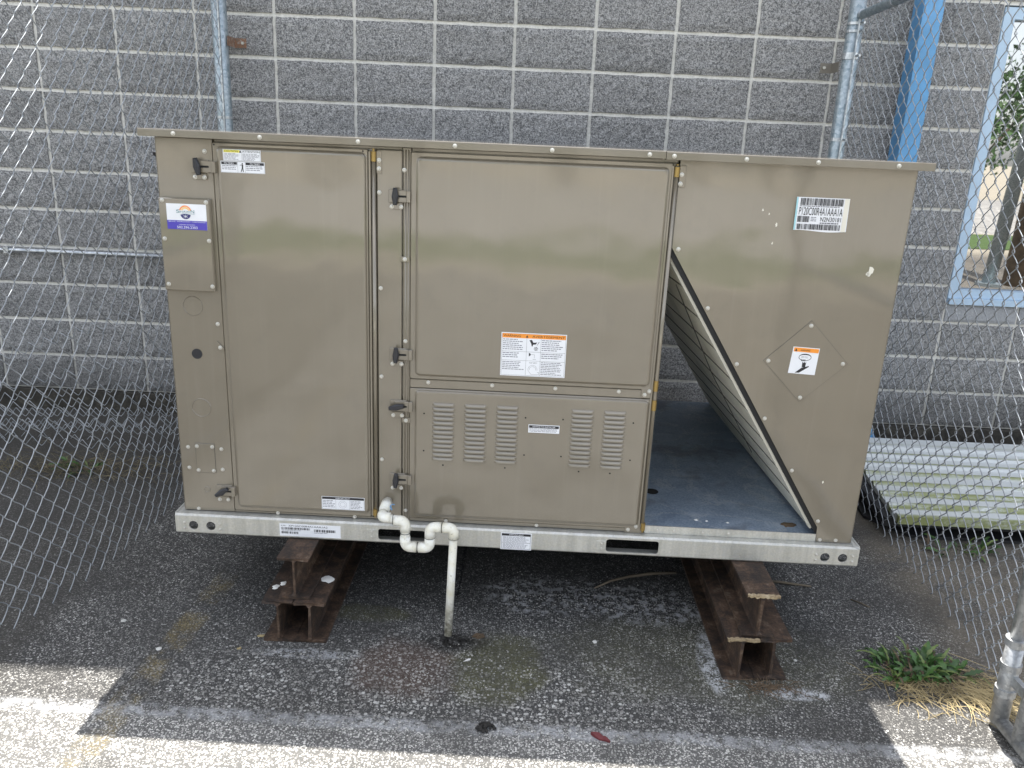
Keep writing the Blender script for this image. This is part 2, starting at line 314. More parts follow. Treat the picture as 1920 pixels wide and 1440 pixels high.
# ------------------------------------------------------------------ mesh helpers
class MB:
    def __init__(s): s.v = []; s.f = []
    def add(s, vs, fs):
        o = len(s.v); s.v += [tuple(p) for p in vs]; s.f += [tuple(i+o for i in f) for f in fs]; return s
    def box(s, x0, x1, y0, y1, z0, z1):
        return s.add([(x0,y0,z0),(x1,y0,z0),(x1,y1,z0),(x0,y1,z0),(x0,y0,z1),(x1,y0,z1),(x1,y1,z1),(x0,y1,z1)],
                     [(0,3,2,1),(4,5,6,7),(0,1,5,4),(1,2,6,5),(2,3,7,6),(3,0,4,7)])
    def loops(s, ls, cap0=False, cap1=True):
        n = len(ls[0]); o = len(s.v)
        for l in ls: s.v += [tuple(p) for p in l]
        for k in range(len(ls)-1):
            for i in range(n):
                j = (i+1) % n; s.f.append((o+k*n+i, o+k*n+j, o+(k+1)*n+j, o+(k+1)*n+i))
        if cap0: s.f.append(tuple(o+i for i in reversed(range(n))))
        if cap1: s.f.append(tuple(o+(len(ls)-1)*n+i for i in range(n)))
        return s
    def prism(s, pts, y0, y1):     # polygon in x,z (counter-clockwise seen from -y) extruded along y
        return s.loops([[(x, y1, z) for x, z in pts], [(x, y0, z) for x, z in pts]], True, True)
    def tube(s, pts, r, n=8, cap=True):
        pts = [Vector(p) for p in pts]; ls = []
        rr = r if isinstance(r, (list, tuple)) else [r]*len(pts)
        t0 = (pts[1]-pts[0]).normalized(); ref = Vector((0,0,1)) if abs(t0.z) < .9 else Vector((1,0,0))
        u = t0.cross(ref).normalized()
        for i, p in enumerate(pts):
            t = (pts[min(i+1, len(pts)-1)]-pts[max(i-1, 0)]).normalized()
            u = (u - t*u.dot(t)).normalized(); v = t.cross(u)
            ls.append([p+(u*math.cos(a)+v*math.sin(a))*rr[i] for a in [2*math.pi*k/n for k in range(n)]])
        return s.loops(ls, cap, cap)
    def disc(s, x, y, z, r, n=20):
        return s.add([(x+r*math.cos(a), y, z+r*math.sin(a)) for a in [2*math.pi*k/n for k in range(n)]], [tuple(range(n))])
    def rect(s, x0, x1, z0, z1, y):
        return s.add([(x0,y,z0),(x1,y,z0),(x1,y,z1),(x0,y,z1)], [(0,1,2,3)])
    def frame(s, x0, x1, z0, z1, y, t):
        s.rect(x0,x1,z0,z0+t,y); s.rect(x0,x1,z1-t,z1,y); s.rect(x0,x0+t,z0+t,z1-t,y); return s.rect(x1-t,x1,z0+t,z1-t,y)
    def lines(s, x0, x1, z0, z1, y, n, fill=.42, short=.35, rg=None):   # unreadable small print
        p = (z1-z0)/n; g = rg or rnd
        for k in range(n):
            zt = z1-k*p-p*.25; x = x0; xe = x1-(x1-x0)*g.random()*short
            while x < xe-.001:
                wd = min(g.uniform(.004, .012), xe-x); s.rect(x, x+wd, zt-p*fill, zt, y); x += wd+.0016
        return s
    def bars(s, x0, x1, z0, z1, y, unit=.0011):
        x = x0
        while x < x1:
            a = unit*rnd.choice((1,1,2,3)); s.rect(x, min(x+a, x1), z0, z1, y); x += a+unit*rnd.choice((1,1,2))
        return s
    def text(s, t, x0, x1, z0, z1, y):
        c = bpy.data.curves.new('t', 'FONT'); c.body = t; c.resolution_u = 3
        o = bpy.data.objects.new('t', c); col.objects.link(o); bpy.context.view_layer.update()
        me = bpy.data.meshes.new_from_object(o)
        vs = [v.co for v in me.vertices]; a, bb = min(v.x for v in vs), max(v.x for v in vs); c0, c1 = min(v.y for v in vs), max(v.y for v in vs)
        s.add([(x0+(v.x-a)/(bb-a)*(x1-x0), y, z0+(v.y-c0)/max(c1-c0, 1e-6)*(z1-z0)) for v in vs], [tuple(p.vertices) for p in me.polygons])
        bpy.data.objects.remove(o); bpy.data.curves.remove(c); bpy.data.meshes.remove(me)
        return s
    def mesh(s, name, mat, smooth=False):
        me = bpy.data.meshes.new(name); me.from_pydata(s.v, [], s.f); me.materials.append(M[mat])
        if smooth: me.polygons.foreach_set('use_smooth', [True]*len(me.polygons))
        me.update(); return me
def wpos(o):
    p = Vector((0,0,0))
    while o: p += o.location; o = o.parent
    return p
def obj(name, mb, mat, parent=None, loc=None, rot=None, smooth=False):
    """loc None: vertices are in world space (parents here carry no rotation); else loc is local to the parent."""
    me = mb if isinstance(mb, bpy.types.Mesh) else mb.mesh(name, mat, smooth)
    o = bpy.data.objects.new(name, me); col.objects.link(o)
    if parent:
        o.parent = parent
        o.location = (-wpos(parent)) if loc is None else loc
    elif loc is not None: o.location = loc
    if rot: o.rotation_euler = rot
    return o
def thing(name, label, cat, loc=(0,0,0), group=None, rot=None):
    o = bpy.data.objects.new(name, None); col.objects.link(o); o.location = loc; o.empty_display_size = .1
    if rot: o.rotation_euler = rot
    return tag(o, label, cat, group)
def tag(o, label, cat, group=None):
    o['label'] = label; o['category'] = cat
    if group: o['group'] = group
    return o
def kind(o, k): o['kind'] = k; return o
def rrect(x0, x1, z0, z1, r, y, n=4):
    p = []
    for cx, cz, a0 in ((x1-r, z0+r, -90), (x1-r, z1-r, 0), (x0+r, z1-r, 90), (x0+r, z0+r, 180)):
        for k in range(n+1):
            a = R(a0+90*k/n); p.append((cx+r*math.cos(a), y, cz+r*math.sin(a)))
    return p
def slab(x0, x1, y0, y1, z0, z1, bev=.0015):   # box with its front edges eased
    mb = MB()
    mb.loops([rrect(x0, x1, z0, z1, bev*1.2, y1, 2), rrect(x0, x1, z0, z1, bev*1.2, y0+bev, 2), rrect(x0+bev, x1-bev, z0+bev, z1-bev, bev*.5, y0, 2)], True, True)
    return mb

# ------------------------------------------------------------------ ground
g = MB(); S = 220
g.add([(-S,-S,0),(S,-S,0),(S,S,0),(-S,S,0)], [(0,1,2,3)])
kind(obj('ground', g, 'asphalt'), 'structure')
g = MB().add([(-60,-11.5,.012),(70,-11.5,.012),(70,-8.6,.012),(-60,-8.6,.012)], [(0,1,2,3)]); kind(obj('grass_verge', g, 'grass'), 'structure')
g = MB().loops([[(-60,-19,.0),(70,-19,.0),(70,-11.8,.0),(-60,-11.8,.0)], [(-60,-17,.5),(70,-17,.5),(70,-13.5,.5),(-60,-13.5,.5)]]); kind(obj('stone_bank', g, 'ballast'), 'structure')

# ------------------------------------------------------------------ building
WY, WYAW, S0, Z0 = 1.9942, .0169, -.6203, 2.1509
BW, BH = .4064, .2032
bld = thing('building', 'grey split-face concrete block wall standing behind the tan unit', 'building', (0, WY, 0), rot=(0, 0, WYAW))
def bobj(name, mb, mat, loc=(0,0,0), parent=None):
    o = obj(name, mb, mat, parent or bld, loc); return o
win = (3.4437, 4.6629, .84, 2.335)     # s0, s1, z0, z1 opening
zt = Z0+2*BH; zb_ = Z0-10*BH; sa, sb_ = S0-6*BW, S0+15*BW
core = MB()
yb = .012
core.box(sa, win[0], yb, .2, zb_, zt); core.box(win[1], sb_, yb, .2, zb_, zt)
core.box(win[0], win[1], yb, .2, zb_, win[2]-.008); core.box(win[0], win[1], yb, .2, win[3]+.01, zt)
bobj('mortar_bed', core, 'mortar')
up_ = MB(); up_.box(sa, sb_, .003, .2, zt+.004, 6.02); up_.box(-16, sa-.003, .003, .2, zb_, 6.02); up_.box(sb_+.003, 18, .003, .2, zb_, 6.02)
bobj('upper_wall', up_, 'block_far')
bobj('roof_deck', MB().box(-16, 18, .21, 9, 5.7, 5.9), 'coping')
bobj('rear_walls', MB().box(-16, -15.8, .21, 9, 0, 5.69).box(17.8, 18, .21, 9, 0, 5.69).box(-15.79, 17.79, 8.8, 9, 0, 5.69), 'block_far')
bobj('coping', MB().box(-16, 18, -.012, .26, 6.023, 6.11), 'coping')
bobj('foundation', MB().box(-16, 18, -.02, .2, -.1, zb_-.004), 'foundation')
def block_mesh(wd, ht, seed, mat='block', rough=.0016):
    q = random.Random(seed); nx, nz = 10, 6; mb = MB(); gr = {}
    for i in range(nx+1):
        for j in range(nz+1):
            ex = i in (0, nx); ez = j in (0, nz)
            x = (i/nx-.5)*wd; z = (j/nz-.5)*ht
            y = q.gauss(0, rough)-.002
            if ex or ez: y = .0045+q.uniform(-.002, .002)*(rough > .001)
            k = 1 if rough > .001 else .15
            if ex: x -= math.copysign(q.uniform(.0, .0045)*k, x)
            elif i: x += q.uniform(-.008, .008)*k
            if ez: z -= math.copysign(q.uniform(.0, .0045)*k, z)
            elif j: z += q.uniform(-.007, .007)*k
            gr[i, j] = len(mb.v); mb.v.append((x, y, z))
    for i in range(nx):
        for j in range(nz): mb.f.append((gr[i,j], gr[i+1,j], gr[i+1,j+1], gr[i,j+1]))
    ring = [gr[i,0] for i in range(nx)]+[gr[nx,j] for j in range(nz)]+[gr[i,nz] for i in range(nx,0,-1)]+[gr[0,j] for j in range(nz,0,-1)]
    o = len(mb.v); mb.v += [(mb.v[k][0], .03, mb.v[k][2]) for k in ring]; n = len(ring)
    for k in range(n): mb.f.append((ring[k], o+k, o+(k+1)%n, ring[(k+1)%n]))
    return mb.mesh('block', mat, False)
J = .0125
vars_ = [block_mesh(BW-J, BH-J, 40+k) for k in range(9)]
half = [block_mesh(BW-J, .094, 70+k, 'block_smooth', .0006) for k in range(3)]
for i in range(-6, 15):
    for j in range(-2, 10):
        cx = S0+(i+.5)*BW; cz = Z0-(j+.5)*BH
        if win[0]-.05 < cx < win[1]+.05 and cz+BH/2 > win[2]-.06:
            if cz-BH/2 < win[2]-.06: bobj('block', half[(i+j) % 3], None, (cx, -.0005, Z0-(j+1)*BH+.0525))
            elif cz-BH/2 > win[3]-.05: bobj('block', vars_[rnd.randrange(9)], None, (cx, 0, cz))
            continue
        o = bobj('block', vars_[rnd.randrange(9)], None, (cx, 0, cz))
# window
wf = MB(); a0, a1, c0, c1 = win; t = .055
wf.box(a0, a0+t, .0, .09, c0, c1).box(a1-t, a1, .0, .09, c0, c1).box(a0+t, a1-t, .001, .09, c0+.03, c0+.03+t*.8).box(a0+t, a1-t, .001, .09, c1-t, c1)
wf.box(a0+t+.55, a0+t+.585, .006, .085, c0+.03+t*.8, c1-t)
wo = bobj('window', wf, 'frame_blue')
obj('sill', MB().box(a0+.002, a1-.002, -.022, .10, c0-.004, c0+.029), 'frame_blue', wo, (0,0,0))
obj('pane', MB().box(a0+t-.004, a0+t+.552, .046, .054, c0+.06, c1-t+.004), 'window_glass', wo, (0,0,0))
obj('pane', MB().box(a0+t+.583, a1-t+.004, .046, .054, c0+.06, c1-t+.004), 'window_glass', wo, (0,0,0))
obj('blind', MB().box(a0+.01, a1-.01, .14, .15, c0+.02, c1-.01), 'curtain', wo, (0,0,0))

# blue downspout column beside the window
t = thing('downspout', 'bright blue painted square steel downspout running down the block wall', 'downspout', (3.01, 1.92, 0))
obj('pipe', MB().loops([[(2.965,1.88,z),(3.062,1.88,z),(3.062,2.0,z),(2.965,2.0,z)] for z in (.18, 2.0, 4.0, 6.1)], True, True), 'blue_paint', t)
obj('shoe', MB().loops([[(2.960,1.875,.17),(3.067,1.875,.17),(3.067,1.998,.17),(2.960,1.998,.17)],[(2.960,1.86,.10),(3.10,1.86,.10),(3.10,1.998,.10),(2.960,1.998,.10)],[(2.955,1.80,.0),(3.15,1.80,.0),(3.15,1.95,.0),(2.955,1.95,.0)]], True, True), 'blue_paint', t)
for z in (1.2, 2.9, 4.6):
    obj('strap', MB().box(2.950, 3.075, 1.876, 1.99, z, z+.03), 'blue_paint', t)

# horizontal conduit on the wall behind the left fence
t = thing('conduit', 'thin pale galvanised conduit running level along the block wall behind fence', 'conduit', (-1.4, 1.95, .913))
y_ = lambda x: 1.955+x*WYAW
obj('pipe', MB().tube([(-3.0, y_(-3.0), .913), (-.44, y_(-.44), .913)], .0125, 10), 'galv', t, smooth=True)
for x in (-2.6, -1.7, -.75): obj('clip', MB().box(x-.012, x+.012, y_(x)-.016, y_(x)+.028, .897, .929), 'galv', t)

# ------------------------------------------------------------------ chain-link fences
P_, H_ = .0385, .0420
def strand(n_half):
    pts = [(-.003, -P_/2+.006, -.010)]; A = P_/2+.0036
    for k in range(n_half):
        sgn = 1 if k % 2 == 0 else -1
        for tt in (0., .05, .13, .32, .5, .68, .87, .95):
            e = .62*(2*tt-1)-.38*math.cos(math.pi*tt)
            zz = tt if .05 < tt < .95 else tt
            pts.append((sgn*.0036*math.sin(math.pi*tt)**.6 if tt else 0, sgn*A*e, (k+zz)*H_))
    pts.append((0, -A if n_half % 2 == 0 else A, n_half*H_)); pts.append((.003, 0, n_half*H_+.012))
    return MB().tube(pts, .0018, 5)
fence_strand = strand(53).mesh('wire', 'galv_wire', True)
def lerp(tab, y):
    tab = sorted(tab)
    if y <= tab[0][0]: return tab[0][1]
    for (a, va), (b_, vb) in zip(tab, tab[1:]):
        if y <= b_: return va+(vb-va)*(y-a)/(b_-a)
    return tab[-1][1]
def chain(fence, y0, y1, xbot, xtop, zb=.022, mesh=None, hgt=53*H_):
    n = int((y1-y0)/P_)
    for i in range(n):
        y = y0+(i+.5)*P_; xb = lerp(xbot, y); xt = lerp(xtop, y)
        o = obj('wire', mesh or fence_strand, None, fence, Vector((xb, y, zb+(i % 2)*H_))-fence.location)
        o.rotation_euler = (0, math.atan2(xt-xb, hgt), 0)
def post(parent, x, y, z0, z1, r, mat='galv_post', name='post', lean=(0,0)):
    return obj(name, MB().tube([(x, y, z0), (x+lean[0]*.5, y+lean[1]*.5, (z0+z1)/2), (x+lean[0], y+lean[1], z1)], r, 20), mat, parent, smooth=True)
def band(parent, x, y, z, r, h=.022, ear=None):
    o = obj('band', MB().tube([(x, y, z), (x, y, z+h)], r+.0025, 20), 'galv', parent, smooth=False)
    if ear: obj('band_bolt', MB().tube([(x+ear[0]*(r+.002), y+ear[1]*(r+.002), z+h/2), (x+ear[0]*(r+.03), y+ear[1]*(r+.03), z+h/2)], .006, 8), 'galv', parent)
fl = thing('chain_link_fence', 'galvanised chain link fence panel running out beside the control box end', 'fence', (-.43, .8, 0))
chain(fl, -.33, 1.83, [(-.35,-.50),(-.226,-.493),(-.02,-.44),(.235,-.39),(.54,-.366),(.81,-.362),(1.3,-.38),(1.85,-.43)], [(-.4,-.56),(.3,-.49),(1.85,-.43)])
post(fl, -.445, 1.87, 0, 2.75, .037)
obj('tension_bar', MB().box(-.434, -.428, 1.815, 1.829, .05, 2.3), 'galv', fl)
for z in (.35, .95, 1.64, 2.2): band(fl, -.445, 1.87, z, .037, .012)
obj('bracket', MB().box(-.405, -.402, 1.85, 1.955, 1.985, 2.03).box(-.402, -.345, 1.951, 1.954, 1.985, 2.03), 'bracket_rust', fl)
obj('bolt', MB().tube([(-.362, 1.950, 2.007), (-.362, 1.942, 2.007)], .008, 6), 'zinc_screw', fl)
post(fl, -.505, -.37, 0, 2.3, .0205, lean=(-.05, 0))
obj('rail', MB().tube([(-.445, 1.83, 2.29), (-.555, -.37, 2.29)], .0205, 14), 'galv_post', fl, smooth=True)
fr = thing('chain_link_fence', 'galvanised chain link fence panel in front of the blue framed window', 'fence', (2.65, .8, 0))
chain(fr, -.27, 1.83, [(-.3,2.655),(-.21,2.669),(-.08,2.691),(.275,2.718),(.57,2.728),(1.09,2.736),(1.5,2.71),(1.85,2.655)], [(-.4,2.62),(.5,2.66),(1.85,2.655)])
post(fr, 2.645, 1.86, 0, 2.75, .0375)
obj('tension_bar', MB().box(2.642, 2.648, 1.806, 1.820, .05, 2.23), 'galv', fr)
for z, h in ((.4, .012), (1.0, .012), (1.66, .016), (2.04, .03), (2.16, .012), (2.195, .012)): band(fr, 2.645, 1.86, z, .0375, h, (.3, -.95))
obj('rail', MB().tube([(2.652, 1.82, 2.235), (2.655, -.35, 2.27)], .0205, 16), 'galv_post', fr, smooth=True)
for y in (1.80, 1.45): obj('tie', MB().tube([(2.652, y, 2.237), (2.652, y-.008, 2.24)], .0235, 16), 'galv_wire', fr)
obj('bracket', MB().box(2.600, 2.604, 1.88, 1.982, 1.985, 2.032).box(2.545, 2.60, 1.979, 1.982, 1.985, 2.032), 'bracket', fr)
obj('bolt', MB().tube([(2.563, 1.978, 2.01), (2.563, 1.970, 2.01)], .008, 6), 'zinc_screw', fr)

# hinge post and the two open gate leaves
gp = thing('gate_post', 'leaning galvanised gate post with wide sleeve and collars beside the weed', 'post', (2.583, -.37, 0))
bx, by = 2.583, -.37
ln = (-.014, .03)
post(gp, bx, by, 0, 2.3, .0190, 'galv_bright', 'post', (ln[0]*4.4, 0))
sx = lambda z: bx+ln[0]*4.4*z/2.3
obj('sleeve', MB().tube([(sx(.02), by, .02), (sx(.29), by, .29)], .0245, 20), 'galv_bright', gp, smooth=True)
for z in (.115, .20, .28): obj('collar', MB().tube([(sx(z), by, z), (sx(z+.022), by, z+.022)], .0285, 20), 'galv_bright', gp)
gate_strand = strand(47).mesh('wire', 'galv_wire', True)
def gate(label, x, y0, y1, zb=.045, flip=1):
    t = thing('gate', label, 'gate', (x, (y0+y1)/2, 0), None)
    r = .0205; rc = .07; zt_ = zb+2.05; ys = y0-.085
    pts = [(x, y0+.01, zb)]
    for cy, cz, a0 in ((y1+rc, zb+rc, -90), (y1+rc, zt_-rc, 180), (ys-rc, zt_-rc, 90)):
        for k in range(6):
            a = R(a0-90*k/5); pts.append((x, cy+rc*math.cos(a), cz+rc*math.sin(a)))
    pts.append((x, ys, zb))
    obj('frame', MB().tube(pts, r, 14), 'galv_bright', t, smooth=True)
    obj('middle_rail', MB().tube([(x, y0-.09, 1.05), (x, y1+.01, 1.05)], .0175, 12), 'galv_post', t, smooth=True)
    chain(t, y1+.04, y0-.10, [(y1, x+.012), (y0, x+.012)], [(y1, x+.012), (y0, x+.012)], zb+.015, gate_strand, 47*H_)
    for z in (.16, 1.9):
        obj('hinge', MB().box(x-.008, x+.008, y0-.08, y0+.03, z, z+.03), 'galv_bright', t)
gate('chain link gate leaf standing open with its bottom rail in sunlight', 2.583, -.385, -2.0, .026)
gate('chain link gate leaf standing open past the other fence end', -.53, -.41, -2.0, .026)

# tangled roll of spare fencing against the wall foot
t = thing('fencing_roll', 'crumpled roll of spare chain link fencing lying along the wall foot', 'fencing', (-1.35, 1.5, 0))
roll_strand = strand(50).mesh('wire', 'galv_wire', True)
q = random.Random(3)
for lay in range(9):
    for row in range(3):
        rz = Matrix(((0,0,1),(1,0,0),(0,1,0))).to_euler()
        y = 1.31+.024*lay+q.uniform(-.008, .008); z = .024+P_*row*.82+(.010 if lay % 2 else 0)+q.uniform(-.004, .004)
        o = obj('wire', roll_strand, None, t, Vector((-2.60-(row % 2)*H_+lay*.017, y, max(.022, z)))-t.location)
        o.rotation_euler = (rz.x+q.uniform(-.35, .35), rz.y, rz.z+q.uniform(-.012, .012))
# ------------------------------------------------------------------ rusty steel beams
def ibeam(label, x, y0, y1, z0, endmat=None, drops=()):
    t = thing('steel_beam', label, 'beam', (x, (y0+y1)/2, z0), 'rusty beams under the unit')
    fw, h, tf, tw = .0505, .1485, .009, .0075; q = random.Random(int(x*1000+z0*77))
    pts = [(-fw,0),(fw,0),(fw,tf),(tw/2+.006,tf+.001),(tw/2,tf+.008),(tw/2,h-tf-.008),(tw/2+.006,h-tf-.001),(fw,h-tf),(fw,h),(-fw,h),(-fw,h-tf),(-tw/2-.006,h-tf-.001),(-tw/2,h-tf-.008),(-tw/2,tf+.008),(-tw/2-.006,tf+.001),(-fw,tf)]
    ls = []
    for i, y in enumerate((y1, y0+.05, y0+.008, y0)):
        j = .0025 if i > 1 else 0
        ls.append([(x+a+q.uniform(-j, j), y+q.uniform(-j, j)*2.2, z0+c+q.uniform(-j, j)*.5) for a, c in pts])
    body = obj('profile', MB().loops(ls, True, True), 'rust', t)
    if endmat:
        e = MB(); n = 18
        top = []; 
        for k in range(n+1):
            xx = x-fw+2*fw*k/n
            top.append((xx, y0-.003+q.uniform(-.0015, .001), z0+h-tf+q.uniform(-.002, .004)))
        tp = [(p[0], p[1]+q.uniform(.005, .012), z0+h+.0012) for p in top]
        tq = [(p[0], p[1]-.001, z0+h+.001) for p in top]
        o_ = len(e.v); e.v += top+tq+tp; m_ = n+1
        for k in range(n):
            e.f += [(k, k+1, m_+k+1, m_+k), (m_+k, m_+k+1, 2*m_+k+1, 2*m_+k)]
        obj('flaking_edge', e, endmat, t)
    for dx, dy, sz in drops:
        mb = MB(); k = 11
        mb.loops([[(x+dx+sz*math.cos(a)*(1+.4*q.uniform(-1, 1)), y0+dy+sz*1.1*math.sin(a)*(1+.4*q.uniform(-1, 1)), z0+h+.0008) for a in [2*math.pi*i/k for i in range(k)]],
                  [(x+dx+sz*.4*math.cos(a), y0+dy+sz*.4*math.sin(a), z0+h+.003) for a in [2*math.pi*i/k for i in range(k)]]])
        obj('bird_dropping', mb, 'dropping', t)
    return t
ibeam('rusty upper steel beam carrying the control box end of the unit', .427, -.126, 1.42, .1505)
ibeam('rusty outer lower steel beam under the control box end', .375, -.142, 1.46, 0, drops=((-.030, .085, .012), (-.012, .11, .011)))
ibeam('rusty inner lower steel beam splashed white under the control box end', .478, -.142, 1.46, 0, drops=((.024, .148, .019),))
ibeam('rusty upper steel beam with pale flaking end below the coil end', 1.901, -.205, 1.42, .1505, 'rust_pale')
ibeam('rusty inner lower steel beam with pale flaking edge below the coil end', 1.855, -.215, 1.46, 0, 'rust_pale', drops=((.022, .14, .012),))
ibeam('rusty outer lower steel beam nearest the weed below the coil end', 1.958, -.208, 1.46, 0)

# ------------------------------------------------------------------ the packaged unit
UB, UT = .30, 1.5889
unit = thing('air_conditioning_unit', 'large tan packaged rooftop air conditioning unit resting on rusty beams', 'air conditioner', (1.13, .75, UB))
FY = .029
screw_me = MB()
screw_me.loops([[(.0066*math.cos(a), 0, .0066*math.sin(a)) for a in [2*math.pi*k/12 for k in range(12)]],
                [(.0066*math.cos(a), -.0012, .0066*math.sin(a)) for a in [2*math.pi*k/12 for k in range(12)]],
                [(.0046*math.cos(a), -.0016, .0046*math.sin(a)) for a in [2*math.pi*k/12 for k in range(12)]],
                [(.0042*math.cos(a), -.0050, .0042*math.sin(a)) for a in [2*math.pi*k/12 for k in range(12)]],
                [(.0030*math.cos(a), -.0058, .0030*math.sin(a)) for a in [2*math.pi*k/12 for k in range(12)]]])
screw_me = screw_me.mesh('screw', 'zinc_screw')
def screw(x, z, y=FY, par=unit, name='screw', s=1.):
    o = obj(name, screw_me, None, par, Vector((x, y-.0003, z))-wpos(par), (0, rnd.uniform(0, 6), 0))
    o.scale = (s, 1, s); return o
# base rail: front plate pierced by round holes and lifting slots
def pierced(x0, x1, z0, z1, y, holes, depth=.05):
    mb = MB(); x = x0
    for _a, _b, loop in holes:
        hx0, hx1 = min(p[0] for p in loop), max(p[0] for p in loop); hz0, hz1 = min(p[1] for p in loop), max(p[1] for p in loop)
        mb.rect(x, hx0, z0, z1, y); mb.rect(hx0, hx1, z0, hz0, y); mb.rect(hx0, hx1, hz1, z1, y)
        n = len(loop); cx, cz = (hx0+hx1)/2, (hz0+hz1)/2; o = len(mb.v)
        mb.v += [(a, y, c) for a, c in loop]+[(a, y+depth, c) for a, c in loop]
        for i in range(n):
            k = (i+1) % n; mb.f.append((o+i, o+k, o+n+k, o+n+i))
            mx, mz = (loop[i][0]+loop[k][0])/2, (loop[i][1]+loop[k][1])/2
            q = len(mb.v); mb.v.append((hx1 if mx > cx else hx0, y, hz1 if mz > cz else hz0)); mb.f.append((o+i, o+k, q))
        x = hx1
    mb.rect(x, x1, z0, z1, y)
    return mb
circ = lambda cx, cz, r, n=28: [(cx+r*math.cos(2*math.pi*k/n), cz+r*math.sin(2*math.pi*k/n)) for k in range(n)]
slotl = lambda x0, x1, z0, z1: [(p[0], p[2]) for p in rrect(x0, x1, z0, z1, .009, 0, 3)]
RT = .3703
holes = [(.038,.082,circ(.060,.331,.0155)), (.096,.140,circ(.118,.331,.0155)), (.660,.850,slotl(.676,.834,.313,.352)),
         (1.415,1.620,slotl(1.431,1.604,.311,.357)), (2.129,2.173,circ(2.151,.331,.0155)), (2.187,2.231,circ(2.209,.331,.0155))]
rail = pierced(.0, 2.26, UB+.006, RT-.006, .0, holes, .006)
L_ = 2.26
rail.add([(0,.0,RT-.006),(L_,.0,RT-.006),(L_,.006,RT),(0,.006,RT)], [(0,1,2,3)])
rail.add([(0,.006,RT),(L_,.006,RT),(L_,.09,RT),(0,.09,RT)], [(0,1,2,3)])
rail.add([(0,0,UB+.006),(L_,0,UB+.006),(L_,.006,UB),(0,.006,UB)], [(0,3,2,1)])
rail.add([(0,.006,UB),(L_,.006,UB),(L_,.05,UB),(0,.05,UB)], [(0,3,2,1)])
rl = obj('base_rail', rail, 'galv_rail', unit)
for nm, xx in (('side_rail', .0), ('side_rail', 2.258)):
    obj(nm, MB().box(xx-.002, xx+.004, .0065, 1.49, UB+.001, RT+.002), 'galv_rail', unit)
obj('side_rail', MB().box(.003, 2.257, 1.486, 1.492, UB+.001, RT+.002), 'galv_rail', unit)
obj('corner_flange', MB().add([(2.238,.006,RT+.001),(2.2625,-.0015,RT-.004),(2.2625,.0045,RT-.004),(2.240,.03,RT+.014)], [(0,1,2,3),(0,3,2,1)]), 'galv_rail', unit)
for x in (.655, 1.416):
    o = obj('slot_plate', slab(x-.017, x+.014, -.0015, .001, .314, .350, .0006), 'galv_rail', unit)
    for z in (.322, .341): screw(x, z, -.0015, unit, 'rivet', .75)
for x, z in ((.030,.340),(.030,.321),(.148,.340),(.148,.321),(2.121,.340),(2.121,.321),(2.240,.340),(2.240,.321)): screw(x, z, .0, unit, 'rivet', .8)
# drain pan floor of the coil section
pan = obj('base_pan', MB().box(1.50, 2.236, .04, 1.46, RT+.003, .384), 'galv_pan', unit)
obj('drain_hole', MB().tube([(1.624,.34,.3842),(1.624,.34,.3852)], .024, 24), 'dark_hole', pan)
obj('pan_lip', MB().box(1.557, 2.122, .030, .034, RT+.001, .398), 'galv_rail', unit)
for x in (1.60, 1.655, 1.75, 1.835): screw(x, .384, .030, unit, 'rivet', .9)
q = random.Random(5); mb = MB(); k = 14
mb.loops([[(2.058+.030*math.cos(a)*q.uniform(.6, 1.2), .117+.022*math.sin(a)*q.uniform(.6, 1.2), .3844) for a in [2*math.pi*i/k for i in range(k)]], [(2.058+.012*math.cos(a), .117+.008*math.sin(a), .387) for a in [2*math.pi*i/k for i in range(k)]]])
obj('dirt_splash', mb, 'dead_leaf', pan)
for px, py, s in ((1.745,.12,.008), (1.78,.115,.005), (1.85,.11,.006)):
    obj('dropping', MB().loops([[(px+s*math.cos(a), py+s*.8*math.sin(a), .3844) for a in [2*math.pi*i/9 for i in range(9)]], [(px+s*.4*math.cos(a), py+s*.3*math.sin(a), .387) for a in [2*math.pi*i/9 for i in range(9)]]]), 'dropping', pan)
# cabinet carcass and fixed front panels
obj('cabinet', MB().box(.026, 1.550, .046, 1.47, RT+.003, 1.5655), 'tan', unit)
obj('bounce_panel', MB().box(1.5503, 1.5515, .05, 1.46, .386, 1.560), 'galv_rail', unit)  # unseen bright sheet, added to bounce light onto the coil underside
def panel(name, x0, x1, z0, z1, y0=FY, y1=.045, mat='tan', par=unit, bev=.0015): return obj(name, slab(x0, x1, y0, y1, z0, z1, bev), mat, par)
Zt = 1.5665
panel('end_panel', .0241, .1905, RT+.003, Zt)
panel('end_panel_edge', .0215, .0236, RT+.003, Zt, FY+.002, 1.47)
panel('header_panel', .1915, .7475, 1.5585, Zt+.0004, FY+.013)
panel('sill_panel', .1915, .6735, RT+.003, .3805, FY+.0005)
panel('divider_panel', .6745, .7480, RT+.003, 1.5575, FY)
panel('stile', .7525, .7740, RT+.003, Zt, FY)
for x in (.7595, .7680): obj('stile_rib', MB().tube([(x, FY-.0005, RT+.01), (x, FY-.0005, 1.56)], .0022, 8), 'tan', unit, smooth=True)
panel('header_panel', .7750, 1.5535, 1.5565, Zt+.0004, FY+.013)
panel('middle_rail', .7750, 1.5360, .8385, .8665, FY)
panel('sill_panel', .7750, 1.5535, RT+.003, .3865, FY+.0005)
panel('jamb', 1.5375, 1.5545, .3875, 1.5555, FY+.004)
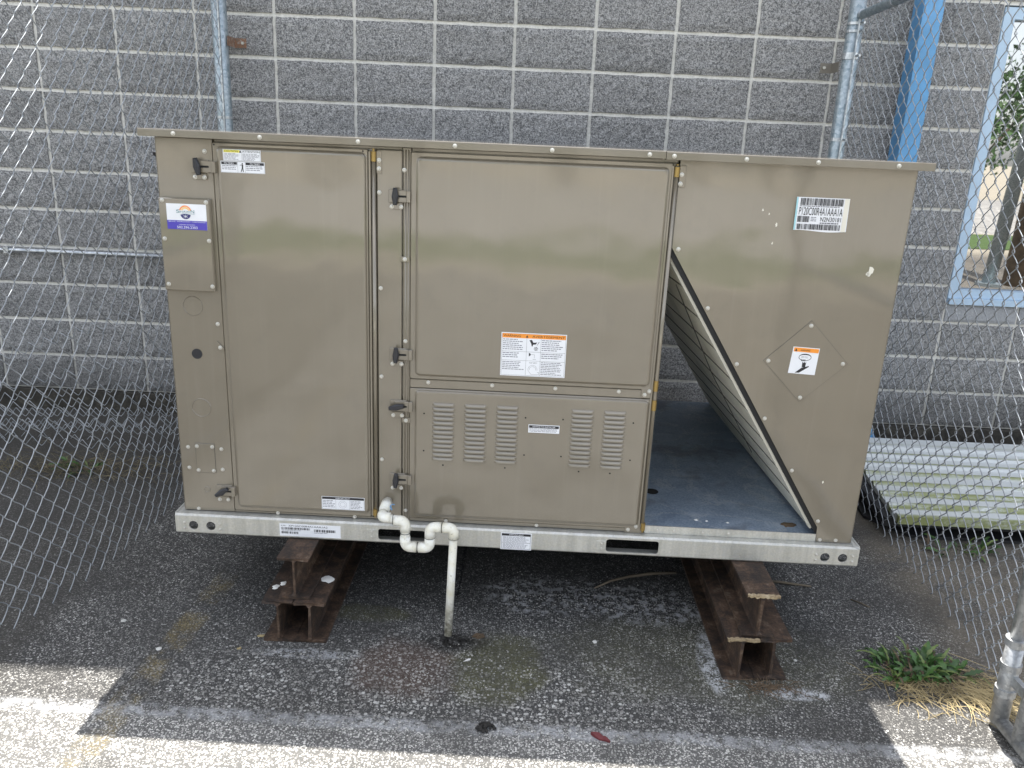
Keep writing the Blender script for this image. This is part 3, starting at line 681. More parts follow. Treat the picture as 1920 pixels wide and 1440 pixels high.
def door(name, ox0, ox1, oz0, oz1, ix0, ix1, iz0, iz1, r=.012):
    mb = MB(); y0 = FY-.003; d = .0075
    mb.loops([rrect(ox0, ox1, oz0, oz1, .004, .045, 5), rrect(ox0, ox1, oz0, oz1, .004, y0+.0015, 5), rrect(ox0+.0015, ox1-.0015, oz0+.0015, oz1-.0015, .004, y0, 5),
              rrect(ix0-.006, ix1+.006, iz0-.006, iz1+.006, r+.005, y0, 5), rrect(ix0-.0035, ix1+.0035, iz0-.0035, iz1+.0035, r+.003, y0-d*.18, 5),
              rrect(ix0-.0012, ix1+.0012, iz0-.0012, iz1+.0012, r, y0-d*.78, 5), rrect(ix0+.002, ix1-.002, iz0+.002, iz1-.002, r-.002, y0-d, 5), rrect(ix0+.006, ix1-.006, iz0+.006, iz1-.006, r-.005, y0-d-.0004, 5)], True, True)
    return obj(name, mb, 'tan', unit)
dA = door('filter_door', .1925, .6480, .3825, 1.5570, .2100, .6390, .4000, 1.5430)
dB = door('blower_door', .7750, 1.5360, .8685, 1.5550, .7960, 1.5220, .8850, 1.5385)
dC = door('furnace_door', .7750, 1.5360, .3880, .8370, .7970, 1.5270, .4010, .8300)
DY = FY-.003-.0079
def hinge_side(x, z0, z1, r=.0062):
    obj('hinge_channel', slab(x-.0155, x-.0085, FY-.006, .044, z0, z1, .0015), 'tan', unit)
    obj('hinge_rod', MB().tube([(x, FY-.003, z0), (x, FY-.003, z1)], r, 14), 'tan', unit, smooth=True)
hinge_side(.6655, .386, 1.553); hinge_side(1.5480, .391, 1.5500)
def pin(x, z0, z1, y=FY-.004, r=.0078):
    o = obj('hinge_pin', MB().tube([(x, y, z0), (x, y, z1)], r, 12), 'brass', unit)
    obj('pin_tip', MB().tube([(x, y, z0-.008), (x, y, z1+.008)], .0035, 8), 'brass', o)
pin(.6655, 1.524, 1.552); pin(.6625, .390, .412); pin(1.5480, 1.518, 1.546); pin(1.5475, .866, .900); pin(1.5475, .802, .836); pin(1.5500, .384, .410)
def hplate(x0, x1, z0, z1, scr):
    o = obj('hinge_plate', slab(x0, x1, FY-.0035, FY+.001, z0, z1, .001), 'tan', unit)
    for a, c in scr: screw(a, c, FY-.0035)
hplate(.6735, .6890, 1.491, 1.5545, ((.6815, 1.528), (.6808, 1.504)))
hplate(1.5560, 1.5745, 1.489, 1.5505, ((1.563, 1.525), (1.561, 1.499)))
hplate(1.504, 1.5400, .841, .8720, ((1.515, .852), (1.529, .864)))
hplate(1.491, 1.5480, .3715, .4060, ((1.502, .383), (1.527, .395)))
# control box cover on the end panel
bxm = MB(); y0 = .010
bxm.loops([rrect(.0265, .179, 1.118, 1.395, .003, FY-.001, 3), rrect(.0265, .179, 1.118, 1.395, .003, y0+.003, 3), rrect(.0290, .1765, 1.1205, 1.3925, .003, y0, 3)], True, True)
cb = obj('control_box_cover', bxm, 'tan', unit)
for a, c in ((.039,1.387),(.170,1.386),(.038,1.274),(.172,1.273),(.039,1.137),(.173,1.135)): screw(a, c, y0)
# knockouts, hole, small cover plate and clip on the end panel
for x, z, r in ((.100,1.068,.030),(.104,.736,.030),(.103,.450,.0095)):
    obj('knockout', MB().loops([[(x+rr*math.cos(2*math.pi*k/28), FY-yy, z+rr*math.sin(2*math.pi*k/28)) for k in range(28)] for rr, yy in ((r+.0012,.0001),(r,.0016),(r-.0012,.0001))], False, False), 'tan', unit)
obj('hole_plug', MB().tube([(.102, FY+.001, .915), (.102, FY-.0015, .915)], .0165, 24), 'black_plastic', unit)
obj('plate_shadow_line', slab(.0735, .1375, FY-.0006, FY+.001, .510, .614, .0002), 'dark_line', unit)  # dark backing whose rim is painted in as the shadow gap
cp = obj('cover_plate', slab(.0745, .1365, FY-.002, FY+.001, .511, .613, .0008), 'tan', unit)
for a, c in ((.080,.603),(.130,.603),(.080,.519),(.130,.519)): screw(a, c, FY-.002)
for a, c in ((.050,.598),(.159,.596),(.049,.526),(.159,.524),(.168,1.531),(.174,1.014),(.070,.379)): screw(a, c)
o = obj('clip', MB().box(-.016, .016, -.004, 0, -.007, .007), 'tan', unit, Vector((.176, FY-.0005, .943))-unit.location, (0, R(48), 0)); screw(.179, .940, FY-.0045)
for a, c in ((.755,1.503),(.681,1.436),(.684,1.151),(.760,.988),(.685,.870),(.685,.589),(.763,.411),(.336,.3775),(.593,.3775)): screw(a, c, FY-.001)
for a in (.833, 1.035, 1.234, 1.434): screw(a, .8575, FY)
for a in (.897, 1.199): screw(a, .3795, FY)
for x, z in ((.758, 1.243), (.763, .728)):
    obj('seam_clip', slab(x-.014, x+.014, FY-.005, FY-.001, z-.008, z+.008, .0008), 'tan', unit); screw(x, z, FY-.005)
for x, z in ((.822,.757),(.822,.630),(.885,.583),(1.086,.584),(1.145,.759),(1.146,.632),(1.264,.759),(1.265,.633),(1.325,.584),(1.426,.583),(1.487,.759),(1.487,.632)):
    obj('rivet_hole', MB().tube([(x, DY+.001, z), (x, DY-.0004, z)], .0028, 10), 'dark_hole', dC)
for x in (.198, .634): obj('corner_hole', MB().tube([(x, FY-.0025, 1.5515), (x, FY-.0034, 1.5515)], .0025, 10), 'dark_hole', dA)
# louvres
def louvre_mesh(wd=.072, ht=.0112, d=.0065):
    mb = MB(); nx = 12; prof = [(0, 0), (.12, .45), (.35, .78), (.7, .97), (.93, 1.0), (1.0, .86), (1.0, .1)]; ls = []
    for i in range(nx+1):
        u = i/nx*2-1; s = max(0., 1-abs(u)**7)**.6
        ls.append([(u*wd/2, -d*t*s-.0001, ht/2-ht*v*(.75+.25*s)) for v, t in prof])
    n = len(prof)
    for l in ls: mb.v += l
    for i in range(nx):
        for k in range(n-1): mb.f.append((i*n+k, i*n+k+1, (i+1)*n+k+1, (i+1)*n+k))
    return mb.mesh('louvre', 'tan', False)
lm = louvre_mesh()
for cx in (.884, .986, 1.087, 1.325, 1.427):
    for k in range(13):
        obj('louvre', lm, None, dC, Vector((cx, DY, .7905-k*.01542)))
# latches
def latch(x, z, ang, strap, srew=((-.012,-.031),(.016,-.031))):
    p = obj('latch', slab(-.022, .030, -.004, .0, -.019, .019, .001), 'tan', unit, Vector((x, FY-.0005, z))-unit.location)
    obj('foot', slab(-.016, .020, -.0065, .0, -.038, -.0195, .001), 'tan', p, (0,0,0))
    obj('strap', slab(-.006, strap-.012, -.0105, -.0045, -.0165, .0165, .001), 'tan', p, (0,0,0))
    obj('strap_end', slab(strap-.0118, strap, -.0145, -.001, -.0165, .0165, .001), 'tan', p, (0,0,0))
    obj('slot', MB().loops([[(a, y, c) for a, y_0, c in rrect(.006, .032, -.003, .003, .0028, 0, 3)] for y in (-.0104, -.0112)], False, True), 'dark_hole', p, (0,0,0))
    h = MB(); hx = [(-.0052,-.0245),(.0052,-.0245),(.0098,0),(.0052,.0245),(-.0052,.0245),(-.0098,0)]
    h.loops([[(a*.9, -.0125, c*.95) for a, c in hx], [(a, -.016, c) for a, c in hx], [(a, -.024, c) for a, c in hx], [(a*.62, -.0275, c*.9) for a, c in hx]], True, True)
    h.tube([(0,-.009,0),(0,-.016,0)], .006, 8)
    obj('handle', h, 'black_plastic', p, (0,0,0), (0, R(ang), 0))
    for a, c in srew: screw(x+a, z+c, FY-.007, p)
latch(.150, 1.488, -10, .052); latch(.158, .451, 58, .042)
latch(.731, 1.428, 0, .044); latch(.733, .946, 2, .050); latch(.735, .776, 78, .050); latch(.733, .524, 3, .050)
# two handles of the end doors, seen edge-on past the corner
for z in (1.507,): 
    o = obj('end_latch', MB().loops([[(.020,.10,z-.012),(.020,.14,z-.012),(.020,.14,z+.012),(.020,.10,z+.012)],[(-.004,.108,z-.006),(-.004,.15,z-.010),(-.004,.15,z+.010),(-.004,.108,z+.010)],[(-.018,.10,z+.004),(-.018,.13,z+.002),(-.018,.13,z+.014),(-.018,.10,z+.014)]], True, True), 'black_plastic', unit)
# roof in two sheets with a turned-down, screwed edge
def roof(x0, x1, z1, zl, scr, d=0.):
    mb = MB(); ya, yb_ = -.0055-d, 1.50+d
    prof = [(ya+.0005, zl), (ya-.0002, zl+.001), (ya, z1-.003), (ya+.0008, z1-.0008), (ya+.003, z1), (.75, z1+.004), (yb_-.003, z1), (yb_, z1-.003), (yb_, zl)]
    inn = [(p[0]+.0012 if p[0] < .5 else p[0]-.0012, p[1]) for p in prof]
    ls = [[(x, y, z) for y, z in prof] for x in (x0, x1)]
    n = len(prof)
    mb.v += ls[0]+ls[1]
    for k in range(n-1): mb.f.append((k, n+k, n+k+1, k+1))
    for s_, x in ((0, x0), (1, x1)):
        mb.add([(x, ya, zl), (x, yb_, zl), (x, yb_, z1-.003), (x, .75, z1+.0035), (x, ya, z1-.003)], [(0,1,2,3,4)])
    mb.add([(x0, ya+.0005, zl), (x1, ya+.0005, zl), (x1, ya+.03, zl+.001), (x0, ya+.03, zl+.001)], [(0,3,2,1)])
    o = obj('roof_panel', mb, 'tan', unit)
    for a in scr: screw(a, (z1+zl)/2-.0005, ya, unit, 'roof_screw')
roof(-.010, 1.5075, UT, 1.5675, (.094, .344, .627, .905, 1.183, 1.461))
roof(1.5090, 2.2695, UT-.001, 1.5655, (1.531, 1.736, 1.939, 2.166), .0015)
# coil section: front and rear triangular panels, end panel, slanted coil
tri = [(2.124,.3725),(2.237,.3725),(2.237,1.5650),(1.5562,1.5650),(1.5562,1.3130),(2.121,.424)]
cpn = obj('coil_front_panel', MB().prism(tri, FY, FY+.0025), 'tan', unit)
obj('panel_return', MB().add([(1.5562,FY+.001,1.3130),(2.121,FY+.001,.424),(2.121,FY+.02,.424),(1.5562,FY+.02,1.3130)], [(0,1,2,3),(3,2,1,0)]), 'tan', unit)
obj('coil_rear_panel', MB().prism(tri, 1.455, 1.4575), 'tan', unit)
obj('coil_end_panel', slab(2.2375, 2.2395, FY, 1.4575, .3725, 1.5650, .0005), 'tan', unit)
for a, c in ((1.575,1.310),(1.682,1.136),(1.791,.965),(1.900,.792),(2.010,.620),(2.120,.446),(2.136,.379),(2.188,.380)): screw(a, c)
A = Vector((1.5535, 0, 1.317)); B = Vector((2.121, 0, .424)); dirv = (B-A).normalized(); nrm_ = Vector((-dirv.z, 0, dirv.x)); nrm_ = nrm_ if nrm_.x < 0 else -nrm_
def along(s, n, y): p = A+dirv*s+nrm_*n; return (p.x, y, p.z)
LN = (B-A).length
g_ = MB().loops([[along(-.05, -.03, y), along(LN+.03, -.03, y), along(LN+.03, .014, y), along(-.05, .014, y)] for y in (.058, .036)], True, True)
obj('coil_gasket', g_, 'rubber_and_shade', unit)
# coil body built in its own axes so that the fins follow it: local x = along, y = depth, z = outward
nf, nb = .020, .072
me = MB().loops([[(-.05,y,-.03),(LN+.012,y,-.03),(LN+.012,y,n_),(-.05,y,n_)] for y, n_ in ((1.44, nb), (.06, nf))], True, True)
co_ = obj('coil', me, 'fins', unit)
mw = Matrix(((dirv.x, 0, nrm_.x, A.x), (0, 1, 0, 0), (dirv.z, 0, nrm_.z, A.z), (0, 0, 0, 1)))
co_.matrix_parent_inverse = Matrix.Identity(4); co_.matrix_local = Matrix.Translation(-unit.location) @ mw
for k in range(9):
    s = .02+k*.115
    obj('tube_row', MB().tube([(s, .062, nf), (s, 1.438, nb)], .0026, 6), 'coil_groove', co_, (0,0,0))
obj('coil_edge', MB().loops([[(-.05,y,n_-.01),(LN+.01,y,n_-.01),(LN+.01,y,n_+.002),(-.05,y,n_+.002)] for y, n_ in ((.085, nf+.001), (.0595, nf))], True, True), 'label_cream', co_, (0,0,0))
obj('coil_wire', MB().tube([(.15, .20, .028), (.6, .55, .040), (1.0, .62, .042)], .0018, 6), 'coil_groove', co_, (0,0,0))
# diamond inspection plate
dm = [(2.001,1.112),(1.872,.981),(2.000,.853),(2.130,.982)][::-1]
c_ = (2.001, .9815); dl = MB()
dl.loops([[(x, FY, z) for x, z in dm[::-1]], [(x, FY-.0012, z) for x, z in dm[::-1]]], False, True)
obj('plate_shadow_line', MB().loops([[(c_[0]+(x-c_[0])*1.012, FY+.0002, c_[1]+(z-c_[1])*1.012) for x, z in dm], [(c_[0]+(x-c_[0])*1.012, FY-.0004, c_[1]+(z-c_[1])*1.012) for x, z in dm]], True, True), 'dark_line', unit)  # slightly larger dark sheet, drawn as the shadow line round the plate
dplate = obj('diamond_plate', MB().loops([[(x, FY+.0005, z) for x, z in dm], [(x, FY-.0016, z) for x, z in dm]], True, True), 'tan', unit)
for a, c in ((2.001,1.097),(1.886,.981),(2.115,.982),(2.000,.867)): screw(a, c, FY-.0016)
q = random.Random(11); k = 12
for px, pz, s in ((2.152,1.270,.013), (2.144,1.262,.006), (1.81,1.435,.004), (1.83,1.425,.003), (1.855,1.395,.005), (1.85,1.34,.004), (2.115,.585,.004)):
    obj('scuff', MB().add([(px+s*.8*math.cos(a)*q.uniform(.5, 1.1), FY-.0003, pz+s*1.3*math.sin(a)*q.uniform(.5, 1.1)) for a in [2*math.pi*i/k for i in range(k)]], [tuple(range(k))]), 'label_cream', unit)

# ------------------------------------------------------------------ printed labels on the unit
def label(name, x0, x1, z0, z1, y, mat='label_white', t=.0006, skew=0.):
    return obj(name, MB().prism([(x0,z0),(x1,z0),(x1+skew,z1),(x0+skew,z1)], y-t, y+.0003), mat, unit)
def pr(par, mb, mat='ink', name='printing'):
    o = obj(name, mb, mat, par, (0,0,0))
    if name == 'small_print': o['kind'] = 'stuff'
    return o
E1 = .0003; 
# caution label
y = DY-.0012; o = label('caution_label', .226, .337, 1.508, 1.5405, DY-.0004)
pr(o, MB().rect(.2285,.2755,1.5315,1.5390,y), 'yellow', 'header_band')
tb = MB().text('CAUTION', .2300,.2705,1.5327,1.5378,y-E1).text('ATTENTION', .2835,.3340,1.5327,1.5378,y-E1)
tb.add([(.2735,y-E1,1.5320),(.2815,y-E1,1.5320),(.2775,y-E1,1.5385)], [(0,1,2)])
tb.frame(.2275,.3355,1.5092,1.5394,y,.0005).rect(.281,.2815,1.510,1.531,y); pr(o, tb)
pr(o, MB().lines(.230,.279,1.511,1.530,y,6).lines(.2835,.333,1.510,1.530,y,7), 'ink_grey', 'small_print')
o = label('filters_label', .2175, .3475, 1.4745, 1.5072, DY-.0004)
pr(o, MB().rect(.2200,.2660,1.4975,1.5050,y).rect(.2915,.3450,1.4975,1.5050,y).rect(.2675,.268,1.476,1.506,y).rect(.290,.2905,1.476,1.506,y).frame(.2187,.3463,1.4755,1.5062,y,.0004)
   .add([(.2800,y,1.4995),(.2835,y,1.4995),(.2835,y,1.503),(.2800,y,1.503)],[(0,1,2,3)]).add([(.2795,y,1.488),(.2838,y,1.488),(.2842,y,1.4988),(.2800,y,1.4988)],[(0,1,2,3)])
   .add([(.2740,y,1.4960),(.2800,y,1.4965),(.2800,y,1.4985),(.2740,y,1.4972)],[(0,1,2,3)]).add([(.2760,y,1.478),(.2785,y,1.478),(.2820,y,1.488),(.2795,y,1.488)],[(0,1,2,3)]).add([(.2825,y,1.478),(.2850,y,1.478),(.2838,y,1.488),(.2812,y,1.488)],[(0,1,2,3)]))
pr(o, MB().text('FILTERS', .2285,.2565,1.4990,1.5035,y-E1).text('FILTRES', .3045,.3325,1.4990,1.5035,y-E1), 'label_white', 'reversed_print')
pr(o, MB().lines(.2215,.2655,1.482,1.4965,y,3).lines(.2925,.3440,1.481,1.4965,y,3), 'ink_grey', 'small_print')
# contractor sticker
yc = y0_ = .010; o = label('contractor_sticker', .0500, .1690, 1.3040, 1.3790, .0098); y = .0098-.0012
pr(o, MB().rect(.0500,.1690,1.3040,1.3305,y), 'violet', 'violet_band')
arc = lambda cx, cz, r0_, r1_, a0, a1, n=14: MB().add([(cx+r*math.cos(R(a0+(a1-a0)*k/n)), y, cz+r*math.sin(R(a0+(a1-a0)*k/n))) for k in range(n+1) for r in (r0_, r1_)], [(2*k, 2*k+1, 2*k+3, 2*k+2) for k in range(n)])
pr(o, arc(.1065, 1.3560, .0145, .0185, 12, 168), 'logo_orange', 'emblem_arc'); pr(o, arc(.1065, 1.3560, .0095, .0130, 14, 166), 'logo_yellow', 'emblem_arc')
pr(o, arc(.1065, 1.3500, .0010, .0155, 190, 350), 'logo_navy', 'emblem_bowl')
sn = MB()
for k in range(3):
    a = R(30+60*k); dx, dz = math.cos(a), math.sin(a)
    sn.add([(.1065+dx*.007-dz*.0006, y-E1, 1.3425+dz*.005+dx*.0006), (.1065-dx*.007-dz*.0006, y-E1, 1.3425-dz*.005+dx*.0006), (.1065-dx*.007+dz*.0006, y-E1, 1.3425-dz*.005-dx*.0006), (.1065+dx*.007+dz*.0006, y-E1, 1.3425+dz*.005-dx*.0006)], [(0,1,2,3)])
pr(o, sn, 'label_white', 'snowflake')
pr(o, MB().rect(.079,.1345,1.3502,1.3600,y-E1), 'label_white', 'name_ground')
pr(o, MB().text('S', .0795,.0900,1.3525,1.3620,y-2*E1).text('HAW', .0910,.1215,1.3530,1.3590,y-2*E1).text('N', .1228,.1335,1.3525,1.3620,y-2*E1).rect(.096,.134,1.3500,1.3508,y-2*E1), 'logo_green', 'name')
pr(o, MB().text('SERVICE \u00b7 INSTALLATION \u00b7 MAINTENANCE', .0540,.1650,1.3255,1.3285,y-E1).text('LICENSED & INSURED', .0850,.1330,1.3170,1.3195,y-E1).text('502.296.2303', .0790,.1400,1.3070,1.3140,y-E1), 'label_white', 'reversed_print')
# rotating parts warning
y = DY-.0012; o = label('warning_label', 1.0585, 1.2600, .8965, 1.0345, DY-.0004)
pr(o, MB().rect(1.0615,1.2570,1.0180,1.0315,y), 'orange', 'header_band')
tb = MB().text('WARNING', 1.0645,1.1180,1.0210,1.0285,y-E1).text('AVERTISSEMENT', 1.1540,1.2540,1.0210,1.0285,y-E1)
tb.add([(1.1335,y-E1,1.0205),(1.1415,y-E1,1.0205),(1.1375,y-E1,1.0285)], [(0,1,2)])
tb.frame(1.0610,1.2575,.8990,1.0320,y,.0006).rect(1.1370,1.1376,.900,1.018,y).rect(1.1810,1.1816,.900,1.018,y).rect(1.061,1.257,.9750,.9756,y).rect(1.061,1.257,.9465,.9471,y)
tb.add([(1.1455,y,1.0125),(1.1530,y,1.0140),(1.1580,y,1.0050),(1.1700,y,1.0065),(1.1650,y,1.0000),(1.1570,y,.9990),(1.1560,y,.9935),(1.1530,y,.9935),(1.1510,y,1.0020)], [tuple(range(9))])
for px, pz in ((1.172,1.002),(1.169,.998),(1.1735,1.0055)): tb.rect(px,px+.0025,pz,pz+.0022,y)
for k in range(6):
    a = R(60*k); tb.add([(1.1665+.001*math.cos(a+1.57),y,.9860+.001*math.sin(a+1.57)),(1.1665+.0066*math.cos(a-.2),y,.9860+.0066*math.sin(a-.2)),(1.1665+.0066*math.cos(a+.3),y,.9860+.0066*math.sin(a+.3))],[(0,1,2)])
tb.add([(1.1455,y,.9610),(1.1455,y,.9730),(1.1510,y,.9695),(1.1510,y,.9645)],[(0,1,2,3)]).rect(1.151,1.163,.9668,.9674,y).rect(1.1626,1.1632,.956,.967,y).rect(1.158,1.168,.9515,.9522,y)
tb.text('TOP VIEW', 1.1470,1.1720,.9385,.9425,y)
for r_ in (.0145, .0105):
    n = 16; 
    for k in range(n):
        a0_, a1_ = R(-10+200*k/n), R(-10+200*(k+1)/n)
        tb.add([(1.1590+r_*math.cos(a0_),y,.9185+r_*math.sin(a0_)),(1.1590+r_*math.cos(a1_),y,.9185+r_*math.sin(a1_)),(1.1590+(r_-.0006)*math.cos(a1_),y,.9185+(r_-.0006)*math.sin(a1_)),(1.1590+(r_-.0006)*math.cos(a0_),y,.9185+(r_-.0006)*math.sin(a0_))],[(0,1,2,3)])
tb.rect(1.155,1.1785,.9030,.9036,y).rect(1.1779,1.1785,.903,.9105,y).rect(1.1733,1.1785,.9105,.9111,y).add([(1.1445,y,.916),(1.1452,y,.916),(1.1556,y,.903),(1.1548,y,.903)],[(0,1,2,3)])
pr(o, tb)
pr(o, MB().lines(1.064,1.133,.979,1.016,y,6).lines(1.064,1.133,.954,.973,y,3).lines(1.064,1.133,.915,.944,y,5).lines(1.184,1.255,.979,1.016,y,6).lines(1.184,1.255,.954,.973,y,3).lines(1.184,1.255,.902,.945,y,8), 'ink_grey', 'small_print')
o = label('notice_label', 1.1555, 1.2545, .7105, .7375, DY-.0004)
pr(o, MB().rect(1.1575,1.2525,.7265,.7355,y)); pr(o, MB().text('NOTICE TO INSTALLER', 1.1690,1.2410,.7285,.7335,y-E1), 'label_white', 'reversed_print')
pr(o, MB().lines(1.159,1.251,.713,.7255,y,3,.4,.1), 'ink_grey', 'small_print')
o = label('important_label', .4865, .6285, .4060, .4520, DY-.0004)
pr(o, MB().rect(.4885,.6265,.4425,.4505,y).frame(.4880,.6270,.4075,.4510,y,.0005).rect(.5330,.5335,.4075,.4425,y).rect(.5790,.5795,.4075,.4425,y)); pr(o, MB().text('IMPORTANT', .5330,.5800,.4440,.4490,y-E1), 'label_white', 'reversed_print')
lp = MB()
for r_ in (.0135, .0085):
    lp.v, lp.f = lp.v, lp.f
    n = 20
    for k in range(n):
        a0_, a1_ = 2*math.pi*k/n, 2*math.pi*(k+1)/n
        lp.add([(.556+r_*math.cos(a0_),y,.425+r_*math.sin(a0_)),(.556+r_*math.cos(a1_),y,.425+r_*math.sin(a1_)),(.556+(r_-.0006)*math.cos(a1_),y,.425+(r_-.0006)*math.sin(a1_)),(.556+(r_-.0006)*math.cos(a0_),y,.425+(r_-.0006)*math.sin(a0_))],[(0,1,2,3)])
lp.lines(.491,.531,.412,.440,y,5).lines(.582,.624,.410,.440,y,6); pr(o, lp, 'ink_grey', 'small_print')
# serial label, its edge lifted and curled
y = FY-.0012
cur = MB(); nn = 10
pts = [(1.9035+.0)]
ls = []
for i in range(nn+1):
    u = i/nn; lift = .0022*max(0, 1-u/.10)**1.5
    ls.append((1.903+.155*u, FY-.0006-lift))
for (xa, ya_) in ls: cur.v += [(xa+.002, ya_, 1.381+.002*math.sin(xa*40)), (xa, ya_, 1.4775)]
for i in range(nn): cur.f.append((2*i, 2*i+2, 2*i+3, 2*i+1))
o = obj('serial_label', cur, 'label_white', unit)
bc = MB().bars(1.916,2.040,1.4550,1.4750,y-.0004).bars(1.913,1.948,1.4060,1.4235,y-.0004,.0008).bars(1.912,2.040,1.3850,1.4010,y-.0004)
bc.text('P120C00R4A1AAA1A', 1.9150,2.0420,1.4265,1.4490,y-.0004).text('N2N30181', 1.9800,2.0400,1.4095,1.4225,y-.0004)
pr(o, bc); pr(o, MB().lines(1.915,2.035,1.4500,1.4545,y-.0004,1,.5).lines(1.952,1.974,1.408,1.423,y-.0004,3).lines(1.980,2.038,1.4030,1.4080,y-.0004,1,.7,.1), 'ink_grey', 'small_print')
pr(o, MB().rect(2.044,2.0572,1.3822,1.4765,y-.0001), 'label_cream', 'yellowed_edge')
pr(o, MB().add([(1.9052,ls[0][1]-.0004,1.383),(1.9105,FY-.0022,1.383),(1.9085,FY-.0022,1.4765),(1.9032,ls[0][1]-.0004,1.4765)],[(0,1,2,3)]), 'cyan_film', 'film_edge')
# hand-in-fan warning, stuck on at a tilt
o = obj('fan_warning_label', MB().prism([(1.9510,.9455),(2.0340,.9420),(2.0380,1.0270),(1.9570,1.0300)], FY-.0024, FY-.0014), 'label_white', unit); y = FY-.0028
pr(o, MB().add([(1.9590,y,1.0150),(2.0355,y,1.0120),(2.0362,y,1.0250),(1.9595,y,1.0280)],[(0,1,2,3)]), 'orange', 'header_band')
fw_ = MB().text('WARNING', 1.9800,2.0090,1.0165,1.0225,y-E1).add([(1.9620,y-E1,1.0165),(1.9700,y-E1,1.0165),(1.9660,y-E1,1.0250)],[(0,1,2)])
n = 24
for k in range(n):
    a0_, a1_ = 2*math.pi*k/n, 2*math.pi*(k+1)/n; th = lambda a: .0016+.0022*max(0, math.sin(a))
    fw_.add([(1.9965+.0195*math.cos(a0_),y,.9975+.0115*math.sin(a0_)),(1.9965+.0195*math.cos(a1_),y,.9975+.0115*math.sin(a1_)),(1.9965+(.0195-.0014)*math.cos(a1_),y,.9975+(.0115-th(a1_))*math.sin(a1_)),(1.9965+(.0195-.0014)*math.cos(a0_),y,.9975+(.0115-th(a0_))*math.sin(a0_))],[(0,1,2,3)])
for dx in (-.008, -.0035, .001): fw_.add([(1.9945+dx,y,.9855),(1.9975+dx,y,.9855),(1.9970+dx*1.25,y,.9800+.0110),(1.9945+dx*1.25,y,.9910)],[(0,1,2,3)])
fw_.add([(1.9905,y,.9660),(2.0010,y,.9660),(2.0025,y,.9835),(1.9995,y,.9790),(1.9970,y,.9835),(1.9940,y,.9790),(1.9905,y,.9840)],[tuple(range(7))])
fw_.add([(1.9715,y,.9475),(1.9845,y,.9475),(2.0130,y,.9680),(2.0115,y,.9705),(1.9905,y,.9640)],[tuple(range(5))])
pr(o, fw_); pr(o, MB().lines(1.985,2.008,.994,1.001,y,2,.3), 'ink_grey', 'small_print')
# rail labels
o = label('model_label', .3480, .5510, .3095, .3545, -.0001); y = -.0011
pr(o, MB().text('XP120C00R4A1AAA1A2', .3780,.5080,.3440,.3505,y).bars(.354,.449,.3335,.3415,y,.0012).bars(.354,.410,.3185,.3265,y,.0012).bars(.463,.534,.3285,.3380,y,.0012))
pr(o, MB().lines(.353,.373,.345,.350,y,1).lines(.354,.420,.3285,.3325,y,1).lines(.463,.515,.323,.327,y,1), 'ink_grey', 'small_print')
o = label('important_label', 1.0830, 1.1845, .3015, .3625, -.0001)
pr(o, MB().rect(1.0865,1.1810,.3515,.3595,y).frame(1.0858,1.1815,.3045,.3600,y,.0009).rect(1.087,1.181,.3265,.3275,y), 'ink'); pr(o, MB().text('IMPORTANT', 1.1110,1.1580,.3530,.3580,y-E1), 'label_white', 'reversed_print')
pr(o, MB().lines(1.090,1.178,.329,.349,y,5,.4,.2).lines(1.090,1.178,.3065,.3250,y,5,.4,.2), 'ink_grey', 'small_print')

# ------------------------------------------------------------------ PVC condensate trap
dp = thing('drain_trap', 'white PVC condensate drain pipe with a looped trap hanging off the unit', 'pipe', (.934, -.085, .01))
py = -.085
def elbow(c, d0, d1, leg=.026, r=.0168):    # 90 degree fitting: comes in along d0, leaves along d1
    c, d0, d1 = Vector(c), Vector(d0), Vector(d1); rad = .017; pts = [c-d0*leg]
    for k in range(7):
        a = R(90*k/6); pts.append(c-d0*rad+d1*rad + d0*rad*math.sin(a) - d1*rad*math.cos(a))
    pts.append(c+d1*leg)
    mb = MB().tube(pts, r, 18)
    return obj('elbow', mb, 'pvc', dp, smooth=True)
def pipe(a, b_, r=.0134, name='pipe'): return obj(name, MB().tube([a, b_], r, 18), 'pvc', dp, smooth=True)
x1_, x2_, x3_, x4_ = .704, .779, .858, .934
zo, zl_, zh = .437, .338, .412
pipe((x1_, .028, zo+.006), (x1_, py+.015, zo+.001), .0134); obj('coupling', MB().tube([(x1_, .012, zo+.006), (x1_, -.035, zo+.004)], .0175, 18), 'pvc', dp, smooth=True)
elbow((x1_, py, zo), (0, -1, 0), (1, 0, 0), .028)
elbow((x2_, py, zo-.008), (1, 0, 0), (0, 0, -1), .036)
pipe((x1_+.02, py, zo-.002), (x2_-.02, py, zo-.006))
pipe((x2_, py, zo-.03), (x2_, py, zl_+.02), .0145)
elbow((x2_, py, zl_), (0, 0, -1), (1, 0, 0), .036)
elbow((x3_, py, zl_), (1, 0, 0), (0, 0, 1), .036)
pipe((x2_+.02, py, zl_), (x3_-.02, py, zl_)); pipe((x3_, py, zl_+.02), (x3_, py, zh-.02))
elbow((x3_, py, zh), (0, 0, 1), (1, 0, 0), .036)
elbow((x4_, py, zh), (1, 0, 0), (0, 0, -1), .036)
pipe((x3_+.02, py, zh), (x4_-.02, py, zh))
obj('drop_pipe', MB().tube([(x4_, py, zh-.02), (x4_-.006, py+.006, .20), (x4_-.012, py+.012, .012)], .0134, 18), 'pvc', dp, smooth=True)
for a, d in (((.7405, py, zo-.004), 0), ((.8185, py, zl_), 0), ((.896, py, zh), 0), ((x2_, py, .388), 2), ((x3_, py, .3755), 2), ((x4_, py, .3765), 2)):
    v = Vector((1,0,0)) if d == 0 else Vector((0,0,1))
    obj('joint', MB().tube([Vector(a)-v*.0007, Vector(a)+v*.0007], .0171, 18), 'dark_line', dp)
